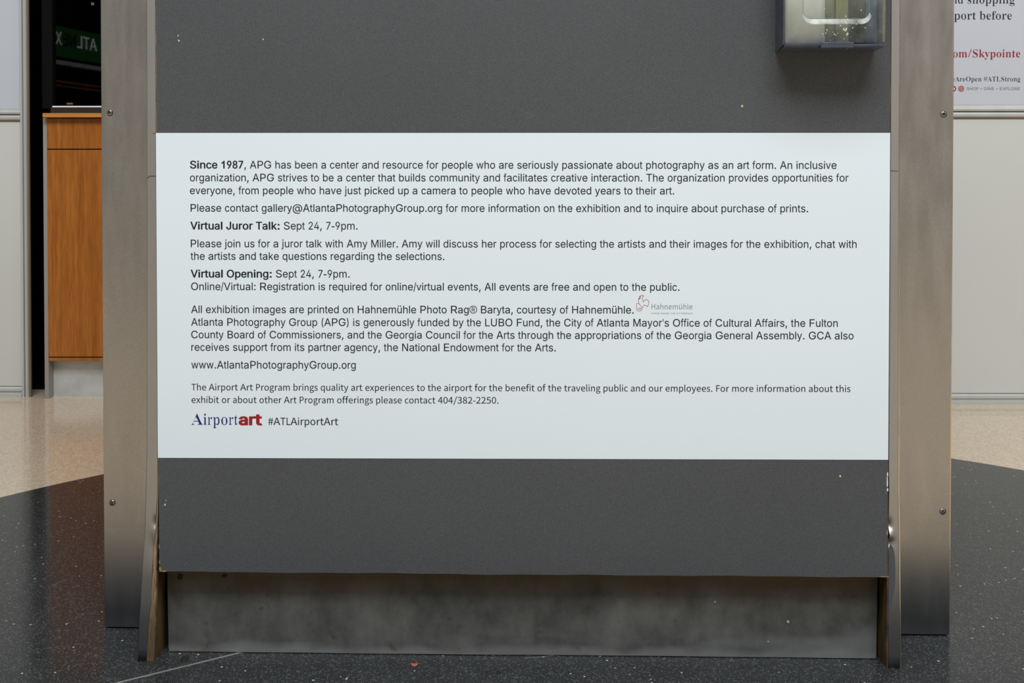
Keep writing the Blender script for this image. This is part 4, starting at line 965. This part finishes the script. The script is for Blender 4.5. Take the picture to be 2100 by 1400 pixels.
CH = plywood
for cx, cz, rx, rz in ((-.5845, .1545, .0022, .0035), (-.580, .1512, .0062, .0012), (-.5855, .166, .001, .0035), (-.5857, .192, .0008, .004),
                       (.6030, .1515, .0035, .0010), (.6035, .224, .0012, .004), (.597, .1512, .0045, .0007)):
    link('chipped_edge', blob(bmesh.new(), cx, cz, rx, rz, -.0043), plywood, pan, label='pale chip at a lower corner of the panel')
nick_m = M('pale_chip', rgb=(206, 196, 170), rough=.8)
for cx, cz, r_ in ((-.5490, 1.022, .0014), (-.5505, 1.030, .0010), (-.411, 1.0235, .0011), (.3668, .9140, .0016), (-.576, .261, .0013),
                   (-.5745, .268, .0008), (.527, .315, .0015)):
    link('chip', blob(bmesh.new(), cx, cz, r_, r_ * 1.3, -.0043), nick_m, pan, label='tiny pale nick in the laminate')
for cx, cz, rx, rz in ((.6030, .305, .0012, .008), (.6032, .318, .0010, .004), (.6034, .293, .0014, .003)):
    link('paper_residue', blob(bmesh.new(), cx, cz, rx, rz, -.0043), vinyl, pan, label='torn white paper residue at the right edge')
scuff = M('scuff_grey', rgb=(104, 106, 108), rough=.6)
for pts_, w_ in (([(.0478, .240), (.0492, .232), (.0482, .225), (.0496, .218)], .0005), ([(-.17, .992), (-.10, .986), (.02, .989), (.06, .984)], .0004),
                 ([(.010, .908), (.018, .903), (.030, .900), (.022, .895)], .0012), ([(.20, .8765), (.222, .8775), (.236, .8795)], .0006),
                 ([(.573, .161), (.585, .163), (.596, .161)], .0005), ([(.365, .157), (.372, .162), (.374, .168)], .0004)):
    bm = bmesh.new()
    stroke(bm, spline(pts_), w_, -.00415)
    link('scratch', bm, scuff, pan, label='faint pale scuff in the laminate')

# recessed kick plate
kp = link('kick_plate', loft(bmesh.new(), [(.0015, -.5845, .5985), (.01, -.5850, .5990), (.10, -.5862, .6000), (.22, -.5866, .6005)],
                             .033, .036, 40, lambda x, z_: .0006 * math.sin(x * 9) + .0004 * math.sin(x * 31)), kick_metal, kiosk,
          label='stained dull metal kick plate recessed under the panel')
spot_m = M('dark_spot', rgb=(46, 36, 30), rough=.8)
for cx, cz, r_ in ((-.565, .128, .005), (-.530, .148, .0022), (-.490, .1305, .004), (-.463, .1535, .004), (-.482, .1555, .003),
                   (-.40, .158, .002), (-.20, .138, .0022), (-.085, .146, .0018), (-.066, .1405, .0018), (.34, .152, .003)):
    link('rust_spot', blob(bmesh.new(), cx, cz, r_, r_ * .8, .0315), spot_m, kp, label='dark rust spot')
fleck_m = M('pale_fleck', rgb=(176, 182, 178), rough=.7)
for cx, cz, r_ in ((.332, .0945, .0020), (.453, .0615, .0026), (.42, .028, .0012)):
    link('paint_fleck', blob(bmesh.new(), cx, cz, r_, r_ * 1.1, .0315), fleck_m, kp, label='pale paint fleck')


def screw(x, z_, ang):
    y = .1250
    bm = bmesh.new()
    prof = [(0.0, .0013), (.0024, .00128), (.0037, .0012), (.0045, .0008), (.0049, .0)]
    n = 20
    prev = None
    for r_, h in prof:
        if r_ == 0:
            cur = [bm.verts.new((x, y - h, z_))] * n
        else:
            cur = [bm.verts.new((x + r_ * math.cos(2 * math.pi * i / n), y - h, z_ + r_ * math.sin(2 * math.pi * i / n))) for i in range(n)]
        if prev:
            for i in range(n):
                j = (i + 1) % n
                vs = [prev[i], cur[i], cur[j]] + ([prev[j]] if prev[0] != prev[1] else [])
                bm.faces.new(vs)
        prev = cur
    s = link('screw', bm, screw_metal, kiosk, smooth=True)
    bm = bmesh.new()
    for k in (0, 90):
        a_ = R(ang + k)
        d_ = Vector((math.cos(a_), math.sin(a_)))
        n_ = Vector((-d_.y, d_.x)) * .0007
        e = d_ * .0030
        q = [(x, z_)] * 4
        q = [(x - e.x + n_.x, z_ - e.y + n_.y), (x - e.x - n_.x, z_ - e.y - n_.y), (x + e.x - n_.x, z_ + e.y - n_.y), (x + e.x + n_.x, z_ + e.y + n_.y)]
        prism(bm, q, 'y', y - .0017, y - .0006)
    link('cross_recess', bm, scr_dark, s, label='dark cross recess')
    bm = bmesh.new()
    disc(bm, x + .0004, y - .0003, z_ - .0003, .0046, .0056)
    link('washer_shadow_ring', bm, scr_dark, s, label='dark ring painted as shadow around the screw head')  # dark ring painted as the shadow of the screw head


for sx, sz, an in ((-.7176, .9153, 20), (.7405, .9103, 50), (-.7175, .2250, 35), (.7433, .2189, 40), (-.7180, 1.62, 10), (.7420, 1.61, 70)):
    screw(sx, sz, an)
marker = M('dark_red_marker', rgb=(96, 50, 56), rough=.6)
for pts_, w_ in (([(-.6035, .7975), (-.5995, .8010), (-.5885, .8015)], .0012), ([(.6062, .8095), (.6175, .8085)], .0010), ([(-.5935, .8712), (-.5880, .8712)], .0008)):
    bm = bmesh.new()
    stroke(bm, pts_, w_, -.0016)
    link('marker_line', bm, marker, kiosk, label='short dark red pen mark on the edge trim')

# ------------------------------------------------------------------ white notice
notice = empty('notice_sign', KO, KR, label='white printed notice with black paragraphs stuck across the charcoal panel', cat='sign')
SY = -.0045
bm = prism(bmesh.new(), [(-.5872, .3385), (.6040, .3418), (.6042, .8702), (-.5876, .8716)], 'y', SY, -.0041)
link('vinyl_sheet', bm, vinyl, notice)
TY = SY - .00012
s, b = 'sans', 'bold'
LINES = [
    ([(b, 'Since 1987'), (s, ', APG has been a center and resource for people who are seriously passionate about photography as an art form. An inclusive')], (-.5318, .8137), (.5186, .8123)),
    ([(s, 'organization, APG strives to be a center that builds community and facilitates creative interaction. The organization provides opportunities for')], (-.5319, .7927), (.5378, .7919)),
    ([(s, 'everyone, from people who have just picked up a camera to people who have devoted years to their art.')], (-.5320, .7717), (.2576, .7711)),
    ([(s, 'Please contact gallery@AtlantaPhotographyGroup.org for more information on the exhibition and to inquire about purchase of prints.')], (-.5311, .7431), (.4734, .7424)),
    ([(b, 'Virtual Juror Talk:'), (s, ' Sept 24, 7-9pm.')], (-.5317, .7140), (-.2570, .7139)),
    ([(s, 'Please join us for a juror talk with Amy Miller. Amy will discuss her process for selecting the artists and their images for the exhibition, chat with')], (-.5311, .6848), (.5515, .6849)),
    ([(s, 'the artists and take questions regarding the selections.')], (-.5314, .6643), (-.1152, .6644)),
    ([(b, 'Virtual Opening:'), (s, ' Sept 24, 7-9pm.')], (-.5315, .6354), (-.2702, .6355)),
    ([(s, 'Online/Virtual: Registration is required for online/virtual events, All events are free and open to the public.')], (-.5308, .6146), (.2667, .6150)),
    ([(s, 'All exhibition images are printed on Hahnemühle Photo Rag® Baryta, courtesy of Hahnemühle.')], (-.5310, .5770), (.1926, .5779)),
    ([(s, "Atlanta Photography Group (APG) is generously funded by the LUBO Fund, the City of Atlanta Mayor's Office of Cultural Affairs, the Fulton")], (-.5311, .5562), (.5218, .5571)),
    ([(s, 'County Board of Commissioners, and the Georgia Council for the Arts through the appropriations of the Georgia General Assembly. GCA also')], (-.5310, .5356), (.5473, .5369)),
    ([(s, 'receives support from its partner agency, the National Endowment for the Arts.')], (-.5310, .5150), (.0663, .5160)),
    ([(s, 'www.AtlantaPhotographyGroup.org')], (-.5311, .4860), (-.2605, .4865)),
    ([('humanist', 'The Airport Art Program brings quality art experiences to the airport for the benefit of the traveling public and our employees. For more information about this')], (-.5310, .4500), (.5427, .4516)),
    ([('humanist', 'exhibit or about other Art Program offerings please contact 404/382-2250.')], (-.5311, .4293), (-.0271, .4304)),
    ([('humanist', '#ATLAirportArt')], (-.4048, .3936), (-.2895, .3938)),
]
for runs, p0, p1 in LINES:
    lettering('text_line', runs, p0, p1, TY, ink, notice)
lettering('text_line', [('times', 'Airport')], (-.5313, .3934), (-.4549, .3936), TY, ink_blue, notice, em=.0276, label='blue serif word')
lettering('text_line', [('black', 'art')], (-.4539, .3937), (-.4143, .3937), TY, ink_red, notice, em=.0245, label='heavy red word')
lettering('text_line', [('thin', 'Hahnemühle')], (.2216, .5848), (.2875, .5848), TY, ink_grey, notice, em=.0139, label='thin grey word')
lettering('text_line', [('sans', 'PAPER MAKES THE DIFFERENCE')], (.2216, .5770), (.2876, .5770), TY, ink_grey, notice, em=.0034, track=230,
          label='tiny grey tagline')


def L(px, py):          # logo drawing units -> metres on the sheet
    return (.177 + px / 2100 * .1263, .6196 - py / 919 * .0552)


bm = bmesh.new()
wd = .00068
body = spline([(400, 418), (386, 355), (395, 312), (432, 268), (440, 245)], 5) + \
    [(400, 235), (438, 226)] + spline([(438, 226), (462, 204), (530, 207)], 4) + [(510, 238), (490, 240)] + \
    spline([(490, 240), (494, 300), (516, 385)], 4) + spline([(518, 385), (556, 334), (600, 319), (645, 340), (667, 390), (652, 450), (620, 513)], 5) + \
    spline([(620, 513), (588, 480), (545, 465), (512, 495), (492, 545)], 4)
stroke(bm, [L(*p) for p in body], wd, TY)
stroke(bm, [L(*p) for p in spline([(436, 268), (396, 282), (388, 302), (412, 300), (440, 272)], 4)], wd, TY)
stroke(bm, [L(*p) for p in [(400, 424), (335, 425), (332, 540)] + spline([(332, 540), (352, 600), (412, 628), (468, 602), (490, 550)], 5) +
            spline([(490, 550), (445, 485), (402, 424)], 4)], wd, TY)
link('rooster_emblem', bm, ink_logo, notice, label='thin red line drawing of a rooster with a small shield')
a_, b_ = L(370, 578), L(462, 578)
lettering('text_line', [('bold', '1886')], a_, b_, TY, ink_logo, notice, em=.0029, label='tiny red date on the shield')

# ------------------------------------------------------------------ brochure holder
hold = empty('brochure_holder', KO, KR, label='clear acrylic brochure holder with smoky tray at the top right of the charcoal panel', cat='holder')
HX0, HX1, HY0, HY1, HZ0, HZ1 = .4195, .5955, -.0600, -.0042, 1.0020, 1.262
boxo('back_plate', smoke, (HX0 + .0023, HX1 - .0186, -.0075, HY1, HZ0 + .003, HZ1 + .03), hold, .0005)
link('left_side', prism(bmesh.new(), [(HY1 - .0003, HZ0 - .002), (HY0 + .004, HZ0 + .0035), (HY0 + .003, HZ1), (HY1 - .0003, HZ1 + .028)], 'x', HX0, HX0 + .0022), smoke, hold)
link('right_side', prism(bmesh.new(), [(HY1 - .0003, HZ0 - .002), (HY0 + .004, HZ0 + .0015), (HY0 + .003, HZ1), (HY1 - .0003, HZ1 + .028)], 'x', HX1 - .0185, HX1 - .0170), acrylic, hold, label='clear right side')
FXR = HX1 - .0190
boxo('bottom_tray', smoke, (HX0 + .0024, FXR, HY0 + .006, HY1 - .0035, HZ0 - .0012, HZ0 + .0016), hold, .0005)
boxo('front_lip', smoke, (HX0 + .0024, HX0 + .0620, HY0 - .001, HY0 + .0035, HZ0 + .0010, HZ0 + .0048), hold, .0006)
boxo('front_lip', smoke, (HX0 + .1080, FXR, HY0 - .001, HY0 + .0035, HZ0 - .0006, HZ0 + .0030), hold, .0006)
boxo('bottom_latch', smoke, (HX0 + .0570, HX0 + .1080, HY0 - .0025, HY0 + .0100, HZ0 - .0030, HZ0 + .0060), hold, .0012, label='dark latch in the bottom lip')
bm = prism(bmesh.new(), [(HX0 + .096, HZ0 - .0032), (HX0 + .104, HZ0 - .0032), (HX0 + .1085, HZ0 + .0012), (HX0 + .0995, HZ0 + .0012), (HX0 + .0935, HZ0 - .0075)], 'y', HY0 - .002, HY0 + .004)
link('broken_tab', bm, smoke, hold, label='small snapped tab')
# clear front with a round-cornered embossed window
fz0 = HZ0 + .0052


def rrect(x0, x1, z0, z1, r_, k=7):
    p = []
    for cx, cz, a0 in ((x1 - r_, z0 + r_, -90), (x1 - r_, z1 - r_, 0), (x0 + r_, z1 - r_, 90), (x0 + r_, z0 + r_, 180)):
        for i in range(k + 1):
            a_ = R(a0 + 90 * i / k)
            p.append((cx + r_ * math.cos(a_), cz + r_ * math.sin(a_)))
    return p


wx0, wx1, wz0, wz1 = HX0 + .0310, HX0 + .1340, HZ0 + .0430, HZ1 - .03
inner = rrect(wx0, wx1, wz0, wz1, .013)
mid_ = rrect(wx0 - .002, wx1 + .002, wz0 - .009, wz1 + .003, .016)
bm = bmesh.new()
y0_, y1_ = HY0, HY0 + .0045
o_ = [(FXR, fz0), (FXR, HZ1), (HX0 + .0024, HZ1), (HX0 + .0024, fz0)]
# frame around the window, built as fan of quads from outline to rounded ring
n_in = len(mid_)
cx_, cz_ = (wx0 + wx1) / 2, (wz0 + wz1) / 2
outv = []
for (px_, pz_) in mid_:
    dx_, dz_ = px_ - cx_, pz_ - cz_
    tx_ = ((FXR if dx_ > 0 else HX0 + .0024) - cx_) / dx_
    tz_ = ((HZ1 if dz_ > 0 else fz0) - cz_) / dz_
    t_ = min(tx_, tz_)
    outv.append((cx_ + dx_ * t_, cz_ + dz_ * t_))
A_ = [bm.verts.new((p[0], y0_, p[1])) for p in outv]
B_ = [bm.verts.new((p[0], y0_, p[1])) for p in mid_]
C_ = [bm.verts.new((p[0], y1_, p[1])) for p in inner]
for i in range(n_in):
    j = (i + 1) % n_in
    bm.faces.new((A_[i], A_[j], B_[j], B_[i]))
    if max(mid_[i][1], mid_[j][1]) > wz0 + .004: bm.faces.new((B_[i], B_[j], C_[j], C_[i]))
bm.faces.new(C_)
link('clear_front', bm, acrylic, hold, label='scratched clear front with an embossed round-cornered window')
bm = bmesh.new()
for i in range(n_in):
    j = (i + 1) % n_in
    if max(mid_[i][1], mid_[j][1]) <= wz0 + .004:
        bm.faces.new([bm.verts.new(q) for q in ((mid_[i][0], y0_, mid_[i][1]), (mid_[j][0], y0_, mid_[j][1]), (inner[j][0], y1_, inner[j][1]), (inner[i][0], y1_, inner[i][1]))])
link('window_ledge', bm, ledge_sheen, hold, label='sloping ledge of the embossed window, whitened as a painted highlight')
bm = bmesh.new()
pts_ = [(p[0], p[1]) for p in inner] + [inner[0]]
stroke(bm, pts_, .0006, y1_ - .0006)
link('window_ridge', bm, M('ridge_grey', rgb=(120, 128, 128), rough=.3), hold, label='pale ridge of the embossed window')
bm = bmesh.new()
random.seed(11)
for i in range(26):
    x = HX0 + random.uniform(.06, .135)
    z_ = HZ0 + random.uniform(.008, .06)
    blob(bm, x, z_, random.uniform(.0004, .0012), random.uniform(.0004, .0014), HY0 - .0004, 6, .0002)
for i in range(6):
    blob(bm, HX0 + random.uniform(.088, .100), HZ0 + random.uniform(.012, .030), .0012, .0016, HY0 - .0004, 7, .0002)
link('nick', bm, M('white_nicks', rgb=(205, 210, 200), rough=.7), hold, kind='stuff', label='small white nicks in the acrylic')

boxo('edge_refraction', M('tan_edge_refraction', rgb=(128, 112, 92), rough=.25), (FXR - .0042, FXR - .0004, HY0 + .0004, HY0 + .0030, fz0 + .001, HZ1 - .001), hold, .0004,
     label='tan strip painted as light refracted in the right acrylic edge')  # tan colour paints in refracted light along the clear edge

# leaflets that stand in the holder
def leaflet(x0, x1, yb, m, label, lean):
    e = empty('leaflet', KO, KR, label=label, cat='leaflet', group=None)
    bm = bmesh.new()
    n = 10
    rows_f, rows_b = [], []
    for i in range(n + 1):
        x = x0 + (x1 - x0) * i / n
        c = lean * (1 - (2 * i / n - 1) ** 2)
        rows_f.append([bm.verts.new((x, yb - c, z_)) for z_ in (HZ0 + .0022, HZ0 + .12, HZ0 + .235)])
        rows_b.append([bm.verts.new((x, yb - c + .0009, z_)) for z_ in (HZ0 + .0022, HZ0 + .12, HZ0 + .235)])
    for i in range(n):
        for k in range(2):
            bm.faces.new((rows_f[i][k], rows_f[i + 1][k], rows_f[i + 1][k + 1], rows_f[i][k + 1]))
            bm.faces.new((rows_b[i][k], rows_b[i][k + 1], rows_b[i + 1][k + 1], rows_b[i + 1][k]))
        bm.faces.new((rows_f[i][0], rows_b[i][0], rows_b[i + 1][0], rows_f[i + 1][0]))
        bm.faces.new((rows_f[i][2], rows_f[i + 1][2], rows_b[i + 1][2], rows_b[i][2]))
    for i in (0, n):
        for k in range(2):
            bm.faces.new((rows_f[i][k], rows_f[i][k + 1], rows_b[i][k + 1], rows_b[i][k]))
    link('folded_sheet', bm, m, e, smooth=True)
    return e


def paper(name, lo, hi, sc_=20):
    m = M(name, rgb=hi, rough=.35)
    m.base(m.ramp(m.noise(sc_, 5, (1, 1, .35), .6), [(.3, s2l(lo)), (.7, s2l(hi))]))
    return m


leaflet(HX0 + .004, HX0 + .0675, -.046, paper('pale_green_leaflet', (214, 220, 206), (246, 250, 246)), 'pale grey-green leaflet in the left half of the acrylic holder', .002)
leaflet(HX0 + .0570, HX0 + .0870, -.040, paper('olive_grey_leaflet', (120, 124, 96), (160, 162, 130)), 'grey-olive leaflet between the pale and the light olive ones in the acrylic holder', .001)
leaflet(HX0 + .0850, HX0 + .1050, -.043, paper('light_olive_leaflet', (128, 132, 88), (172, 170, 118)), 'narrow light olive leaflet in the middle of the acrylic holder', .001)
leaflet(HX0 + .0980, HX0 + .1350, -.034, paper('dark_olive_leaflet', (58, 64, 48), (98, 102, 74)), 'dark olive leaflet right of the light olive one in the acrylic holder', .002)
leaflet(HX0 + .1150, HX0 + .1555, -.026, paper('slate_blue_leaflet', (84, 104, 120), (122, 140, 156)), 'slate blue leaflet at the right side of the acrylic holder', .002)

# ------------------------------------------------------------------ printed poster film on the right partition
poster = empty('wall_poster', (1.85, YR, 1.10), label='pale printed wall graphic with red web address on the right partition', cat='poster')
boxo('poster_film', poster_paper, (-.80, 1.15, -.0012, -.0004, .0008, 2.1), poster)


def PL(x, z_):
    k = YR / 3.735                                   # measured on the plane y = 3.735
    return (x * k - 1.85, .77 + (z_ - .77) * k - 1.10)


PY_ = -.0014
d_ = 'didone'
lettering('text_line', [(d_, 'shopping')], PL(1.656, 1.466), PL(1.827, 1.466), PY_, ink_poster, poster, label='dark serif word')
lettering('text_line', [(d_, 'nd')], PL(1.5985, 1.466), PL(1.640, 1.466), PY_, ink_poster, poster, label='end of a dark serif word')
lettering('text_line', [(d_, 'port before')], PL(1.608, 1.408), PL(1.817, 1.408), PY_, ink_poster, poster, label='dark serif words')
lettering('text_line', [('didone_bold', 'om/Skypointe')], PL(1.604, 1.271), PL(1.849, 1.271), PY_, ink_poster_red, poster, label='dark red serif web address')
lettering('text_line', [(d_, 'eAreOpen #ATLStrong')], PL(1.6025, 1.184), PL(1.850, 1.184), PY_, ink_poster, poster, label='small dark serif hashtags')
lettering('text_line', [('sans', 'SHOP'), ], PL(1.655, 1.152), PL(1.6985, 1.152), PY_, ink_poster_grey, poster, em=.0150)
lettering('text_line', [('sans', 'DINE')], PL(1.718, 1.152), PL(1.755, 1.152), PY_, ink_poster_grey, poster, em=.0150)
lettering('text_line', [('sans', 'EXPLORE')], PL(1.7755, 1.152), PL(1.849, 1.152), PY_, ink_poster_grey, poster, em=.0150)
for x in (1.7075, 1.7655):
    p = PL(x, 1.157)
    link('bullet', disc(bmesh.new(), p[0], PY_, p[1], 0, .0019, n=14), ink_poster_red, poster, label='small red dot between the words')
for x, kind in ((1.635, 'ring'), (1.606, 'play')):
    p = PL(x, 1.157)
    ic = link('round_icon', disc(bmesh.new(), p[0], PY_, p[1], 0, .0108), ink_poster_red, poster, label='round dark red icon')
    bm = bmesh.new()
    if kind == 'ring':
        disc(bm, p[0], PY_ - .0002, p[1], .0062, .0076)
        disc(bm, p[0], PY_ - .0002, p[1], .0022, .0034)
    else:
        bm.faces.new([bm.verts.new((p[0] + x_, PY_ - .0002, p[1] + z_)) for x_, z_ in ((-.006, -.0042), (.006, -.0042), (.006, .0042), (-.006, .0042))])
    link('icon_print', bm, white_print, ic, label='pale mark inside the icon')

# ------------------------------------------------------------------ litter on the floor
random.seed(5)


def floor_blob(name, x, y, r_, h, m, label, cat, flat=1.0):
    bm = bmesh.new()
    n = 11
    base = [(1 + random.uniform(-.25, .25)) for _ in range(n)]
    rings = []
    for k, (f, hh) in enumerate(((1, 0), (.85, h * .7), (.45, h))):
        rings.append([bm.verts.new((x + r_ * f * base[i] * math.cos(2 * math.pi * i / n), y + r_ * flat * f * base[i] * math.sin(2 * math.pi * i / n), hh + .0003)) for i in range(n)])
    for k in range(2):
        for i in range(n):
            j = (i + 1) % n
            bm.faces.new((rings[k][i], rings[k][j], rings[k + 1][j], rings[k + 1][i]))
    bm.faces.new(rings[2])
    bm.faces.new(rings[0][::-1])
    return tag(link(name, bm, m, smooth=True), label, cat)


floor_blob('gum_spot', -.544, 1.690, .0068, .0012, gum, 'flat black gum spot on the floor near the left foot of the kiosk', 'gum', 1.5)
floor_blob('gum_spot', -.022, 1.640, .0050, .0010, gum, 'small faint dark gum spot on the floor in front of the kick plate', 'gum', .8)
bm = bmesh.new()
n = 10
top = [bm.verts.new((-.160 + .0065 * math.cos(2 * math.pi * i / n), 1.668 + .0050 * math.sin(2 * math.pi * i / n), .0012 + .0014 * math.cos(4 * math.pi * i / n))) for i in range(n)]
bot = [bm.verts.new((v.co.x, v.co.y, v.co.z - .0007)) for v in top]
bm.faces.new(top)
bm.faces.new(bot[::-1])
for i in range(n):
    j = (i + 1) % n
    bm.faces.new((top[i], bot[i], bot[j], top[j]))
tag(link('leaf_flake', bm, leafm), 'curled red-brown leaf flake on the black floor in front of the kick plate', 'leaf')
print('SCENE DONE', len(bpy.data.objects))
